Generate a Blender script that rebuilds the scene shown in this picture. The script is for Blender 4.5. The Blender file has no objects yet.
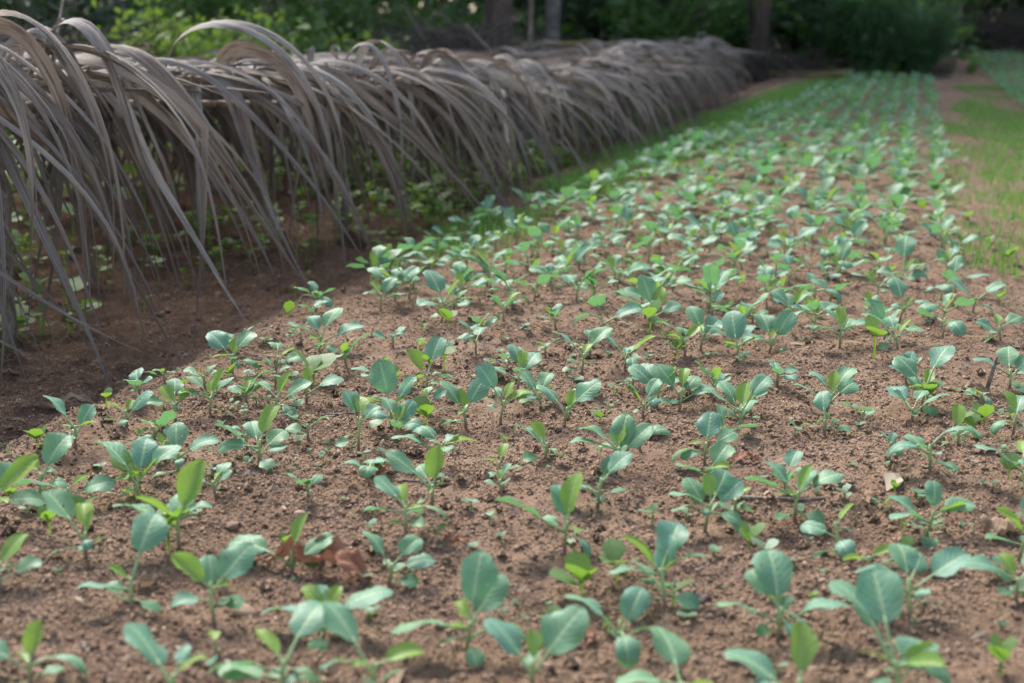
import bpy, math, random
import numpy as np
from mathutils import Matrix, Vector, Euler

R = math.radians
rnd = random.Random(11)
nr = np.random.default_rng(5)
S = bpy.context.scene
COL = S.collection

# ------------------------------------------------------------------ camera
W, H = 1024, 683
F = 1422.0
CAMZ = 0.60
VPX, VPY = 922.0, 18.0
PITCH = math.atan((H / 2 - VPY) / F)
YAW = math.atan((VPX - W / 2) * math.cos(PITCH) / F)
cd = bpy.data.cameras.new('camera')
cam = bpy.data.objects.new('camera', cd)
COL.objects.link(cam)
cam.location = (0, 0, CAMZ)
cam.rotation_euler = (math.pi / 2 - PITCH, 0, YAW)
cd.sensor_width = 36.0
cd.lens = F / W * 36.0
cd.clip_start = 0.05
cd.clip_end = 2000
cd.dof.use_dof = True
cd.dof.focus_distance = 2.25
cd.dof.aperture_fstop = 4.2
cd.dof.aperture_blades = 7
S.camera = cam
CM = cam.rotation_euler.to_matrix()


def ray(px, py):
    return CM @ Vector(((px - W / 2) / F, -(py - H / 2) / F, -1.0))


def at(px, py, z=0.0):
    d = ray(px, py)
    t = (z - CAMZ) / d.z
    return (d.x * t, d.y * t)


def away(px, dist):
    d = ray(px, VPY)
    k = dist / math.hypot(d.x, d.y)
    return (d.x * k, d.y * k)


# ------------------------------------------------------------------ noise
def _h(i, j, s):
    n = (i.astype(np.int64) * 374761393 + j.astype(np.int64) * 668265263 + s * 1442695041) & 0x7fffffff
    n = ((n ^ (n >> 13)) * 1274126177) & 0x7fffffff
    n = n ^ (n >> 16)
    return (n & 0xffff) / 65535.0


def vnoise(x, y, s=0):
    x = np.asarray(x, float); y = np.asarray(y, float)
    i = np.floor(x); j = np.floor(y)
    u = x - i; v = y - j
    u = u * u * (3 - 2 * u); v = v * v * (3 - 2 * v)
    a = _h(i, j, s); b = _h(i + 1, j, s); c = _h(i, j + 1, s); d = _h(i + 1, j + 1, s)
    return (a * (1 - u) + b * u) * (1 - v) + (c * (1 - u) + d * u) * v - 0.5


def sstep(a, b, x):
    t = np.clip((x - a) / (b - a), 0, 1)
    return t * t * (3 - 2 * t)


def height(x, y):
    x = np.asarray(x, float); y = np.asarray(y, float)
    r = np.hypot(x, y)
    edge = -1.27 + 0.10 * vnoise(y * 2.3, y * 0 + 3, 9) + 0.05 * vnoise(y * 9, y * 0 + 1, 4) - 0.02 * np.clip(y - 5, 0, 6)
    bank = sstep(edge + 0.05, edge - 0.20, x)
    dep = 0.045 + 0.055 * sstep(4.6, 2.8, y)
    z = -dep * bank + 0.5 * dep * sstep(-1.9, -2.6, x) * bank
    z = z - 0.02 * sstep(0.16, 0.3, x) * sstep(9, 6, y)
    fade = np.clip(6.0 / np.maximum(r, 1.0), 0.15, 1.0)
    rough = 1.0 + 0.9 * bank
    z = z + 0.030 * vnoise(x * 3.1, y * 3.1, 1)
    z = z + rough * fade * (0.016 * vnoise(x * 11, y * 11, 2))
    lump = 1 - np.abs(vnoise(x * 26, y * 26, 3)) * 2
    z = z + rough * fade * 0.007 * (lump - 0.5)
    lump2 = 1 - np.abs(vnoise(x * 60, y * 60, 5)) * 2
    z = z + rough * fade * 0.0055 * (lump2 - 0.5)
    z = z + fade * 0.0035 * vnoise(x * 140, y * 140, 6)
    # clods
    c = vnoise(x * 19 + 7, y * 19, 8)
    z = z + rough * fade * 0.016 * np.clip(c - 0.27, 0, 1) * 3
    # gentle rise far off
    z = z + 0.10 * sstep(14, 24, y)
    return z


def hz(x, y):
    return float(height(np.array([x]), np.array([y]))[0])


# ------------------------------------------------------------------ materials
def mat(name):
    m = bpy.data.materials.new(name)
    m.use_nodes = True
    n = m.node_tree
    n.nodes.clear()
    o = n.nodes.new('ShaderNodeOutputMaterial')
    return m, n, o


class G:
    def __init__(s, t): s.t = t
    def n(s, typ, **k):
        x = s.t.nodes.new('ShaderNode' + typ)
        for a, b in k.items(): setattr(x, a, b)
        return x
    def l(s, a, b): s.t.links.new(a, b)
    def val(s, sock, v):
        if isinstance(v, bpy.types.NodeSocket): s.l(v, sock)
        else: sock.default_value = v
    def math(s, op, a, b=0.0, c=0.0, clamp=False):
        x = s.n('Math', operation=op, use_clamp=clamp)
        s.val(x.inputs[0], a); s.val(x.inputs[1], b)
        if op in ('MULTIPLY_ADD', 'SMOOTH_MIN'): s.val(x.inputs[2], c)
        return x.outputs[0]
    def mix(s, f, a, b):
        x = s.n('Mix', data_type='RGBA')
        s.val(x.inputs[0], f)
        for k, v in ((6, a), (7, b)):
            if isinstance(v, tuple): x.inputs[k].default_value = (*v, 1)
            else: s.l(v, x.inputs[k])
        return x.outputs[2]
    def noise(s, vec, scale, detail=3, rough=0.55):
        x = s.n('TexNoise')
        if vec is not None: s.l(vec, x.inputs['Vector'])
        x.inputs['Scale'].default_value = scale
        x.inputs['Detail'].default_value = detail
        x.inputs['Roughness'].default_value = rough
        return x.outputs['Fac']
    def ramp(s, f, a, b):
        x = s.n('MapRange', interpolation_type='SMOOTHSTEP')
        s.val(x.inputs[0], f); x.inputs[1].default_value = a; x.inputs[2].default_value = b
        return x.outputs[0]


def leaf_mat(name, base, vein, trans, back, tw=0.32, rough=0.45, veinw=0.55, var=0.25, holes=0.0):
    m, t, o = mat(name); g = G(t)
    uv = g.n('UVMap'); sep = g.n('SeparateXYZ'); g.l(uv.outputs[0], sep.inputs[0])
    au = g.math('MULTIPLY', g.math('ABSOLUTE', g.math('SUBTRACT', sep.outputs[0], 0.5)), 2.0)
    v = sep.outputs[1]
    mid = g.ramp(g.math('SUBTRACT', au, g.math('MULTIPLY', g.math('SUBTRACT', 1.0, v), 0.07)), 0.09, 0.02)
    ph = g.math('FRACT', g.math('SUBTRACT', g.math('MULTIPLY', v, 6.5), g.math('MULTIPLY', au, 2.3)))
    side = g.ramp(g.math('ABSOLUTE', g.math('SUBTRACT', ph, 0.5)), 0.13, 0.02)
    side = g.math('MULTIPLY', side, g.math('SUBTRACT', 0.75, g.math('MULTIPLY', au, 0.5)))
    vm = g.math('MULTIPLY', g.math('MAXIMUM', mid, g.math('MULTIPLY', side, 0.95)), veinw)
    oi = g.n('ObjectInfo'); tc = g.n('TexCoord')
    n1 = g.noise(tc.outputs['Object'], 45, 3)
    c = g.mix(g.math('MULTIPLY', oi.outputs['Random'], 0.75), base, tuple(x * y for x, y in zip(base, (1.35, 1.1, 0.62))))
    c = g.mix(g.math('MULTIPLY', g.ramp(n1, 0.35, 0.7), var), c, tuple(x * 1.45 for x in base))
    c = g.mix(vm, c, vein)
    # dust and yellowing that differ from leaf to leaf
    n2 = g.n('TexNoise', noise_dimensions='4D'); g.l(tc.outputs['Object'], n2.inputs['Vector']); g.l(g.math('MULTIPLY', oi.outputs['Random'], 50), n2.inputs['W'])
    n2.inputs['Scale'].default_value = 38; n2.inputs['Detail'].default_value = 4
    c = g.mix(g.math('MULTIPLY', g.ramp(n2.outputs['Fac'], 0.60, 0.74), 0.35), c, (0.27, 0.22, 0.13))
    edge = g.math('MULTIPLY', g.ramp(au, 0.72, 1.0), g.ramp(n2.outputs['Fac'], 0.42, 0.62))
    c = g.mix(g.math('MULTIPLY', edge, 0.4), c, (0.30, 0.33, 0.13))
    geo = g.n('NewGeometry')
    cb = g.mix(g.math('MULTIPLY', vm, 0.8), back, vein)
    cc = g.mix(geo.outputs['Backfacing'], c, cb)
    p = g.n('BsdfPrincipled')
    g.l(cc, p.inputs['Base Color'])
    p.inputs['Roughness'].default_value = rough
    p.inputs['Specular IOR Level'].default_value = 0.32
    bp = g.n('Bump'); bp.inputs['Strength'].default_value = 0.35; bp.inputs['Distance'].default_value = 0.002
    g.l(g.math('SUBTRACT', g.math('MULTIPLY', n1, 0.6), vm), bp.inputs['Height'])
    g.l(bp.outputs[0], p.inputs['Normal'])
    tr = g.n('BsdfTranslucent')
    g.l(g.mix(g.math('MULTIPLY', vm, 0.6), trans, tuple(x * .6 for x in trans)), tr.inputs[0])
    mx = g.n('MixShader'); mx.inputs[0].default_value = tw
    g.l(p.outputs[0], mx.inputs[1]); g.l(tr.outputs[0], mx.inputs[2])
    out = mx.outputs[0]
    if holes:   # bites of insects in some of the leaves
        n3 = g.n('TexNoise', noise_dimensions='4D'); g.l(tc.outputs['Object'], n3.inputs['Vector']); g.l(g.math('MULTIPLY', oi.outputs['Random'], 91), n3.inputs['W'])
        n3.inputs['Scale'].default_value = 130; n3.inputs['Detail'].default_value = 1
        hm = g.math('MULTIPLY', g.math('GREATER_THAN', n3.outputs['Fac'], 0.735), g.math('LESS_THAN', g.math('FRACT', g.math('MULTIPLY', oi.outputs['Random'], 17.3)), holes))
        tp = g.n('BsdfTransparent'); mh = g.n('MixShader'); g.l(hm, mh.inputs[0]); g.l(out, mh.inputs[1]); g.l(tp.outputs[0], mh.inputs[2]); out = mh.outputs[0]
    g.l(out, o.inputs[0])
    return m


M = {}
M['mature'] = leaf_mat('glaucous_leaf', (0.128, 0.292, 0.222), (0.40, 0.56, 0.32), (0.18, 0.44, 0.14), (0.14, 0.27, 0.16), tw=0.33, rough=0.48, veinw=0.85, holes=0.4)
M['young'] = leaf_mat('young_leaf', (0.19, 0.33, 0.075), (0.34, 0.46, 0.20), (0.28, 0.47, 0.06), (0.20, 0.32, 0.10), tw=0.38, veinw=0.75)
M['cotyledon'] = leaf_mat('seed_leaf', (0.10, 0.24, 0.14), (0.2, 0.33, 0.2), (0.2, 0.4, 0.1), (0.14, 0.25, 0.15), veinw=0.3)
M['weed'] = leaf_mat('weed_leaf', (0.10, 0.22, 0.06), (0.2, 0.3, 0.1), (0.25, 0.45, 0.05), (0.12, 0.22, 0.08), tw=0.4, rough=0.5)


M['under'] = leaf_mat('undergrowth_leaf', (0.10, 0.20, 0.045), (0.16, 0.26, 0.08), (0.24, 0.44, 0.04), (0.12, 0.21, 0.06), tw=0.35, rough=0.5)


def foliage_mat(name, a, b, trans, tw=0.3, rough=0.5):
    """leaf masses of the trees, shrubs and grass: each leaf carries its own tint in the attribute 'tint'"""
    m, t, o = mat(name); g = G(t)
    at_ = g.n('Attribute', attribute_name='tint')
    c = g.mix(at_.outputs['Fac'], a, b)
    p = g.n('BsdfPrincipled'); g.l(c, p.inputs['Base Color']); p.inputs['Roughness'].default_value = rough
    tr = g.n('BsdfTranslucent'); tr.inputs[0].default_value = (*trans, 1)
    mx = g.n('MixShader'); mx.inputs[0].default_value = tw
    g.l(p.outputs[0], mx.inputs[1]); g.l(tr.outputs[0], mx.inputs[2]); g.l(mx.outputs[0], o.inputs[0])
    return m


M['grass'] = foliage_mat('grass_blade', (0.08, 0.20, 0.045), (0.19, 0.34, 0.08), (0.22, 0.46, 0.06))
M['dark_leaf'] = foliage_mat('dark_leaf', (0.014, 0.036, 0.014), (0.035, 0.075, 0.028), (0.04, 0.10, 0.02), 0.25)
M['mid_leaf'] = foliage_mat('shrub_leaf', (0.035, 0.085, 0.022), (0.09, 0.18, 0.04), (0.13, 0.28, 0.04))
M['sunlit_leaf'] = foliage_mat('sunlit_leaf', (0.12, 0.23, 0.035), (0.27, 0.40, 0.07), (0.38, 0.56, 0.06), 0.4, 0.4)  # brighter leaf colour stands in for sunlight on the bushes
M['palm_green'] = foliage_mat('palm_green', (0.025, 0.06, 0.02), (0.06, 0.12, 0.03), (0.08, 0.16, 0.03))
M['twig'] = foliage_mat('dead_twig', (0.040, 0.030, 0.024), (0.11, 0.085, 0.07), (0.1, 0.08, 0.05), 0.0, 0.9)


def dry_mat(name, a, b, dark):
    m, t, o = mat(name); g = G(t)
    uv = g.n('UVMap'); oi = g.n('ObjectInfo')
    mp = g.n('Mapping'); g.l(uv.outputs[0], mp.inputs[0]); mp.inputs['Scale'].default_value = (26, 1.6, 1)
    cmb = g.n('CombineXYZ'); g.l(g.math('MULTIPLY', oi.outputs['Random'], 37), cmb.inputs[2])
    va = g.n('VectorMath', operation='ADD'); g.l(mp.outputs[0], va.inputs[0]); g.l(cmb.outputs[0], va.inputs[1])
    n1 = g.noise(va.outputs[0], 1.0, 4, 0.6)
    mp2 = g.n('Mapping'); g.l(uv.outputs[0], mp2.inputs[0]); mp2.inputs['Scale'].default_value = (3.0, 1.6, 1)
    va2 = g.n('VectorMath', operation='ADD'); g.l(mp2.outputs[0], va2.inputs[0]); g.l(cmb.outputs[0], va2.inputs[1])
    n2 = g.noise(va2.outputs[0], 1.6, 4)
    at_ = g.n('Attribute', attribute_name='tint')
    c = g.mix(g.ramp(n1, 0.3, 0.7), a, b)
    c = g.mix(g.math('MULTIPLY', g.ramp(oi.outputs['Random'], 0.45, 1.0), 0.55), c, g.mix(n1, tuple(x * y for x, y in zip(a, (1.05, .82, .62))), tuple(x * y for x, y in zip(b, (1.0, .86, .70)))))
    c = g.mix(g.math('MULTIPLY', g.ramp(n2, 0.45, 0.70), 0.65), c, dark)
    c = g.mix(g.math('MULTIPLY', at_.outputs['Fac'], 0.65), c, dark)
    p = g.n('BsdfPrincipled'); g.l(c, p.inputs['Base Color']); p.inputs['Roughness'].default_value = 0.65
    p.inputs['Specular IOR Level'].default_value = 0.2
    bp = g.n('Bump'); bp.inputs['Strength'].default_value = 0.8; bp.inputs['Distance'].default_value = 0.004
    g.l(n1, bp.inputs['Height']); g.l(bp.outputs[0], p.inputs['Normal'])
    tr = g.n('BsdfTranslucent'); g.l(c, tr.inputs[0])
    mx = g.n('MixShader'); mx.inputs[0].default_value = 0.10
    g.l(p.outputs[0], mx.inputs[1]); g.l(tr.outputs[0], mx.inputs[2]); g.l(mx.outputs[0], o.inputs[0])
    return m


M['dry'] = dry_mat('dry_palm_leaf', (0.20, 0.170, 0.148), (0.55, 0.50, 0.45), (0.070, 0.048, 0.035))
M['dead_brown'] = dry_mat('dead_leaf_brown', (0.34, 0.145, 0.085), (0.50, 0.30, 0.22), (0.20, 0.085, 0.05))
M['dead_tan'] = dry_mat('dead_leaf_tan', (0.30, 0.22, 0.15), (0.42, 0.33, 0.24), (0.17, 0.12, 0.08))
M['dead_grey'] = dry_mat('dead_leaf_grey', (0.20, 0.16, 0.14), (0.32, 0.27, 0.25), (0.12, 0.09, 0.07))


def wood_mat(name, a, b, sc=30):
    m, t, o = mat(name); g = G(t)
    tc = g.n('TexCoord')
    mp = g.n('Mapping'); g.l(tc.outputs['Object'], mp.inputs[0]); mp.inputs['Scale'].default_value = (1, 1, 0.5)
    n1 = g.noise(mp.outputs[0], sc, 5, 0.65)
    c = g.mix(g.ramp(n1, 0.35, 0.68), a, b)
    p = g.n('BsdfPrincipled'); g.l(c, p.inputs['Base Color']); p.inputs['Roughness'].default_value = 0.85
    bp = g.n('Bump'); bp.inputs['Strength'].default_value = 0.6; bp.inputs['Distance'].default_value = 0.01
    g.l(n1, bp.inputs['Height']); g.l(bp.outputs[0], p.inputs['Normal'])
    g.l(p.outputs[0], o.inputs[0])
    return m


M['stick'] = wood_mat('weathered_stick', (0.10, 0.075, 0.055), (0.27, 0.23, 0.19), 60)
M['rachis'] = wood_mat('dry_rachis', (0.22, 0.17, 0.12), (0.42, 0.36, 0.28), 40)
M['bark'] = wood_mat('bark', (0.045, 0.032, 0.024), (0.12, 0.085, 0.06), 14)
M['bark_grey'] = wood_mat('bark_grey', (0.07, 0.065, 0.06), (0.19, 0.17, 0.155), 14)
M['bamboo'] = wood_mat('yellow_bamboo', (0.17, 0.125, 0.04), (0.26, 0.21, 0.08), 12)


def plain_mat(name, col, rough=.5):
    m, t, o = mat(name); g = G(t); p = g.n('BsdfPrincipled'); tc = g.n('TexCoord')
    c = g.mix(g.ramp(g.noise(tc.outputs['Object'], 90, 3), .35, .7), tuple(x * .8 for x in col), col)
    g.l(c, p.inputs['Base Color']); p.inputs['Roughness'].default_value = rough
    g.l(p.outputs[0], o.inputs[0]); return m


M['petiole'] = plain_mat('leaf_stalk', (0.30, 0.43, 0.19))


def stem_mat():
    m, t, o = mat('seedling_stem'); g = G(t)
    tc = g.n('TexCoord'); sep = g.n('SeparateXYZ'); g.l(tc.outputs['Object'], sep.inputs[0])
    f = g.ramp(sep.outputs[2], 0.003, 0.03)
    c = g.mix(f, (0.20, 0.12, 0.10), (0.31, 0.42, 0.17))
    p = g.n('BsdfPrincipled'); g.l(c, p.inputs['Base Color']); p.inputs['Roughness'].default_value = 0.5
    g.l(p.outputs[0], o.inputs[0]); return m


M['stem'] = stem_mat()


def ground_mat():
    m, t, o = mat('sandy_soil'); g = G(t)
    tc = g.n('TexCoord'); P = tc.outputs['Object']
    sep = g.n('SeparateXYZ'); g.l(P, sep.inputs[0]); X, Y = sep.outputs[0], sep.outputs[1]
    big = g.noise(P, 2.2, 4); mid = g.noise(P, 14, 4); fine = g.noise(P, 110, 4, 0.7); grain = g.noise(P, 420, 2, 0.6)
    c = g.mix(g.ramp(mid, 0.3, 0.7), (0.235, 0.150, 0.098), (0.325, 0.225, 0.155))
    c = g.mix(g.math('MULTIPLY', g.ramp(big, 0.38, 0.66), 0.45), c, (0.20, 0.120, 0.076))
    c = g.mix(g.math('MULTIPLY', g.ramp(fine, 0.5, 0.75), 0.6), c, (0.37, 0.265, 0.19))
    c = g.mix(g.math('MULTIPLY', g.ramp(fine, 0.46, 0.3), 0.6), c, (0.13, 0.078, 0.050))
    c = g.mix(g.math('MULTIPLY', g.ramp(g.noise(P, 5.5, 5, 0.6), 0.52, 0.68), 0.45), c, (0.165, 0.102, 0.066))
    c = g.mix(g.math('MULTIPLY', g.ramp(grain, 0.6, 0.72), 0.5), c, (0.42, 0.31, 0.25))
    # damp, redder soil in the trench and under the shelter, shade painted in darker
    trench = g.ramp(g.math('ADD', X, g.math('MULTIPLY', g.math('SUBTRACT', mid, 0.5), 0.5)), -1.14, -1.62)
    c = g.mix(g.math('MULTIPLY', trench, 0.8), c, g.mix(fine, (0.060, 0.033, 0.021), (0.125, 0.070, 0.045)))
    # leaf litter under the trees
    lit = g.ramp(g.math('SUBTRACT', g.math('ADD', Y, g.math('MULTIPLY', big, 2.5)), g.math('MULTIPLY', g.ramp(X, .25, .6), 6.0)), 15.6, 17.2)
    c = g.mix(lit, c, g.mix(mid, (0.05, 0.038, 0.026), (0.13, 0.095, 0.065)))
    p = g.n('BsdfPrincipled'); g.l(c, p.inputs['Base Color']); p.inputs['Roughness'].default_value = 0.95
    p.inputs['Specular IOR Level'].default_value = 0.15
    hsum = g.math('ADD', g.math('MULTIPLY', fine, 1.0), g.math('MULTIPLY', grain, 0.45))
    bp = g.n('Bump'); bp.inputs['Strength'].default_value = 1.0; bp.inputs['Distance'].default_value = 0.010
    g.l(hsum, bp.inputs['Height']); g.l(bp.outputs[0], p.inputs['Normal'])
    g.l(p.outputs[0], o.inputs[0]); return m


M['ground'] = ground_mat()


def clod_mat():
    m, t, o = mat('soil_clod'); g = G(t)
    at_ = g.n('Attribute', attribute_name='tint'); tc = g.n('TexCoord')
    n1 = g.noise(tc.outputs['Object'], 300, 3)
    c = g.mix(at_.outputs['Fac'], (0.185, 0.118, 0.080), (0.42, 0.305, 0.220))
    c = g.mix(g.ramp(n1, 0.35, 0.7), c, (0.26, 0.175, 0.12))
    p = g.n('BsdfPrincipled'); g.l(c, p.inputs['Base Color']); p.inputs['Roughness'].default_value = 0.95
    p.inputs['Specular IOR Level'].default_value = 0.15
    bp = g.n('Bump'); bp.inputs['Strength'].default_value = 0.7; bp.inputs['Distance'].default_value = 0.002
    g.l(n1, bp.inputs['Height']); g.l(bp.outputs[0], p.inputs['Normal'])
    g.l(p.outputs[0], o.inputs[0]); return m


M['clod'] = clod_mat()


# ------------------------------------------------------------------ mesh helpers
class MB:
    """collects pieces; build() links them as ONE mesh object"""
    def __init__(s): s.v = []; s.f = []; s.uv = []; s.t = []; s.n = 0
    def add(s, v, f, uv=None, tint=0.0):
        v = np.asarray(v, float)
        s.v.append(v)
        s.f.extend([tuple(i + s.n for i in q) for q in f])
        s.uv.append(np.full((len(v), 2), 0.5) if uv is None else np.asarray(uv, float))
        s.t.append(np.full(len(v), tint) if np.isscalar(tint) else np.asarray(tint))
        s.n += len(v)
    def mesh(s, name, mats, smooth=True, midx=None):
        me = bpy.data.meshes.new(name)
        v = np.concatenate(s.v)
        me.from_pydata(v.tolist(), [], s.f)
        uvl = me.uv_layers.new(name='UVMap')
        li = np.empty(len(me.loops), np.int32); me.loops.foreach_get('vertex_index', li)
        uvl.data.foreach_set('uv', np.concatenate(s.uv)[li].astype(np.float32).ravel())
        a = me.attributes.new('tint', 'FLOAT', 'POINT'); a.data.foreach_set('value', np.concatenate(s.t).astype(np.float32))
        for m in (mats if isinstance(mats, (list, tuple)) else [mats]): me.materials.append(m)
        if smooth: me.polygons.foreach_set('use_smooth', np.ones(len(me.polygons), bool))
        if midx is not None: me.polygons.foreach_set('material_index', np.asarray(midx, np.int32))
        me.update()
        return me


def quads_mesh(name, verts, nper, m, tint, faces_per, smooth=False, uv=None):
    """verts (k, nper, 3) repeated piece; faces_per = faces of one piece (all the same length)"""
    k = len(verts)
    fl = len(faces_per[0])
    base = np.asarray(faces_per, np.int64)
    F_ = (base[None] + (np.arange(k) * nper)[:, None, None]).reshape(-1, fl)
    me = bpy.data.meshes.new(name)
    me.vertices.add(k * nper); me.vertices.foreach_set('co', verts.astype(np.float32).ravel())
    me.loops.add(F_.size); me.loops.foreach_set('vertex_index', F_.astype(np.int32).ravel())
    me.polygons.add(len(F_))
    me.polygons.foreach_set('loop_start', (np.arange(len(F_)) * fl).astype(np.int32))
    me.polygons.foreach_set('loop_total', np.full(len(F_), fl, np.int32))
    if smooth: me.polygons.foreach_set('use_smooth', np.ones(len(F_), bool))
    a = me.attributes.new('tint', 'FLOAT', 'POINT')
    a.data.foreach_set('value', np.repeat(tint, nper).astype(np.float32))
    if uv is not None:
        l = me.uv_layers.new(name='UVMap')
        l.data.foreach_set('uv', np.asarray(uv)[F_ % nper].astype(np.float32).ravel())
    me.materials.append(m)
    me.update(calc_edges=True); me.validate()
    return me


def ob(name, me, parent=None, loc=None):
    o = bpy.data.objects.new(name, me)
    COL.objects.link(o)
    if parent: o.parent = parent
    if loc is not None: o.location = loc
    return o


def tag(o, label=None, cat=None, group=None, kind=None):
    if label: o['label'] = label
    if cat: o['category'] = cat
    if group: o['group'] = group
    if kind: o['kind'] = kind
    return o


def tube(pts, rad, sides=6, cap=True):
    pts = np.asarray(pts, float); n = len(pts)
    rad = np.full(n, rad) if np.isscalar(rad) else np.asarray(rad)
    T = np.gradient(pts, axis=0); T /= np.linalg.norm(T, axis=1)[:, None] + 1e-12
    up = np.array([0, 0, 1.0]) if abs(T[0][2]) < 0.9 else np.array([1.0, 0, 0])
    V = []
    for i in range(n):
        a = np.cross(T[i], up); a /= np.linalg.norm(a) + 1e-9
        b = np.cross(T[i], a)
        for k in range(sides):
            th = 2 * math.pi * k / sides
            V.append(pts[i] + rad[i] * (a * math.cos(th) + b * math.sin(th)))
    Fc = []
    for i in range(n - 1):
        for k in range(sides):
            k2 = (k + 1) % sides
            Fc.append((i * sides + k, i * sides + k2, (i + 1) * sides + k2, (i + 1) * sides + k))
    if cap:
        Fc.append(tuple(range(sides))[::-1]); Fc.append(tuple((n - 1) * sides + k for k in range(sides)))
    return np.array(V), Fc


# ------------------------------------------------------------------ world and light
w = bpy.data.worlds.new('World'); S.world = w; w.use_nodes = True
nt = w.node_tree; nt.nodes.clear()
wo = nt.nodes.new('ShaderNodeOutputWorld'); bg = nt.nodes.new('ShaderNodeBackground')
sk = nt.nodes.new('ShaderNodeTexSky'); sk.sky_type = 'NISHITA'; sk.sun_disc = False
SUN_DIR = Vector((-0.46, 0.56, 0.80)).normalized()
el = math.asin(SUN_DIR.z); az = math.atan2(SUN_DIR.x, SUN_DIR.y)
sk.sun_elevation = el; sk.sun_rotation = az
sk.dust_density = 2.5; sk.air_density = 1.0; sk.ozone_density = 1.0
bg.inputs[1].default_value = 0.128
hs = nt.nodes.new('ShaderNodeHueSaturation'); hs.inputs['Saturation'].default_value = 0.8
nt.links.new(sk.outputs[0], hs.inputs['Color']); nt.links.new(hs.outputs[0], bg.inputs[0]); nt.links.new(bg.outputs[0], wo.inputs[0])
sl = bpy.data.lights.new('sun', 'SUN'); sl.energy = 2.4; sl.angle = R(20); sl.color = (1.0, 0.96, 0.90)
so = bpy.data.objects.new('sun', sl); COL.objects.link(so)
so.rotation_euler = (-SUN_DIR).to_track_quat('-Z', 'Y').to_euler()
S.view_settings.view_transform = 'Standard'; S.view_settings.look = 'None'
S.view_settings.exposure = 1.36; S.view_settings.gamma = 1.0

# ------------------------------------------------------------------ ground: one sheet, fine near the camera
xs = list(np.arange(-1.55, 0.42, 0.0058))
step = 0.008; x = 0.42
while x < 80: xs.append(x); x += step; step *= 1.12
step = 0.012; x = -1.56; left = []
while x > -80:
    left.append(x); x -= step
    step = min(step, 0.03) if x > -3.2 else step * 1.12
xs = np.array(left[::-1] + xs)
ys = [-30, -15, -8, -4, -2, -1, -.4, .1, .4, .6, .75]
y = .85
while y < 15:
    ys.append(y); y += 0.0046 * max(y / 1.3, .8) ** 1.5
step = 0.25
while y < 160: ys.append(y); y += step; step *= 1.13
ys = np.array(ys)
XX, YY = np.meshgrid(xs, ys)
ZZ = height(XX, YY)
nx, ny = len(xs), len(ys)
ii = np.arange(nx * ny).reshape(ny, nx)
Fq = np.stack([ii[:-1, :-1], ii[:-1, 1:], ii[1:, 1:], ii[1:, :-1]], -1).reshape(-1, 4)
me = bpy.data.meshes.new('ground')
me.vertices.add(nx * ny)
me.vertices.foreach_set('co', np.stack([XX, YY, ZZ], -1).astype(np.float32).ravel())
me.loops.add(Fq.size); me.loops.foreach_set('vertex_index', Fq.astype(np.int32).ravel())
me.polygons.add(len(Fq))
me.polygons.foreach_set('loop_start', (np.arange(len(Fq)) * 4).astype(np.int32))
me.polygons.foreach_set('loop_total', np.full(len(Fq), 4, np.int32))
me.polygons.foreach_set('use_smooth', np.ones(len(Fq), bool))
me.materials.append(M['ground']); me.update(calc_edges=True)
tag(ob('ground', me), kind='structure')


def in_view(x, y, m=220):
    """points of the ground that the photograph could show"""
    d = np.stack([x, y, np.full_like(x, -CAMZ)], -1) @ np.array(CM)
    px = W / 2 + F * d[:, 0] / -d[:, 2]
    return (d[:, 2] < -0.3) & (px > -m) & (px < W + m)


# soil crumbs and clods
def clods():
    n = 60000
    # denser close to the camera
    y = .9 * (5.5 / .9) ** nr.random(n)
    x = nr.uniform(-2.6, 0.9, n)
    k = in_view(x, y) & (nr.random(n) < np.clip(2.2 / y, 0, 1))
    keep = vnoise(x * 6, y * 6, 21) + 0.5 + 0.25 * nr.standard_normal(n) > 0.35
    x, y = x[k & keep], y[k & keep]; n = len(x)
    r = 0.0014 + 0.0017 * nr.pareto(2.6, n); r = np.clip(r, 0.0014, 0.0085)
    r *= np.where(nr.random(n) < 0.5, 1.0, 0.8)
    # octahedron refined by hand: 14 corners of an irregular lump
    base = np.array([[1, 0, 0], [-1, 0, 0], [0, 1, 0], [0, -1, 0], [0, 0, 1], [0, 0, -1]] +
                    [[a * .62, b * .62, c * .62] for a in (1, -1) for b in (1, -1) for c in (1, -1)], float)
    f = []
    idx = {}
    q = 6
    for a in (0, 1):
        for b in (2, 3):
            for c in (4, 5):
                f += [(a, b, q), (b, c, q), (c, a, q)]; q += 1
    jit = 1 + 0.33 * nr.standard_normal((n, 14, 1)).clip(-1.5, 1.5)
    ang = nr.uniform(0, 6.28, n); ca, sa = np.cos(ang)[:, None], np.sin(ang)[:, None]
    V = base[None] * jit * np.stack([nr.uniform(.8, 1.35, n), nr.uniform(.7, 1.1, n), nr.uniform(.55, .9, n)], -1)[:, None]
    V = np.stack([V[..., 0] * ca - V[..., 1] * sa, V[..., 0] * sa + V[..., 1] * ca, V[..., 2]], -1) * r[:, None, None]
    V += np.stack([x, y, height(x, y) + r * 0.25], -1)[:, None]
    me = quads_mesh('soil_crumbs', V, 14, M['clod'], nr.random(n) ** 1.1, f, smooth=True)
    tag(ob('soil_crumbs', me), 'loose reddish brown soil crumbs covering the bed', 'soil', kind='stuff')


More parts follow.
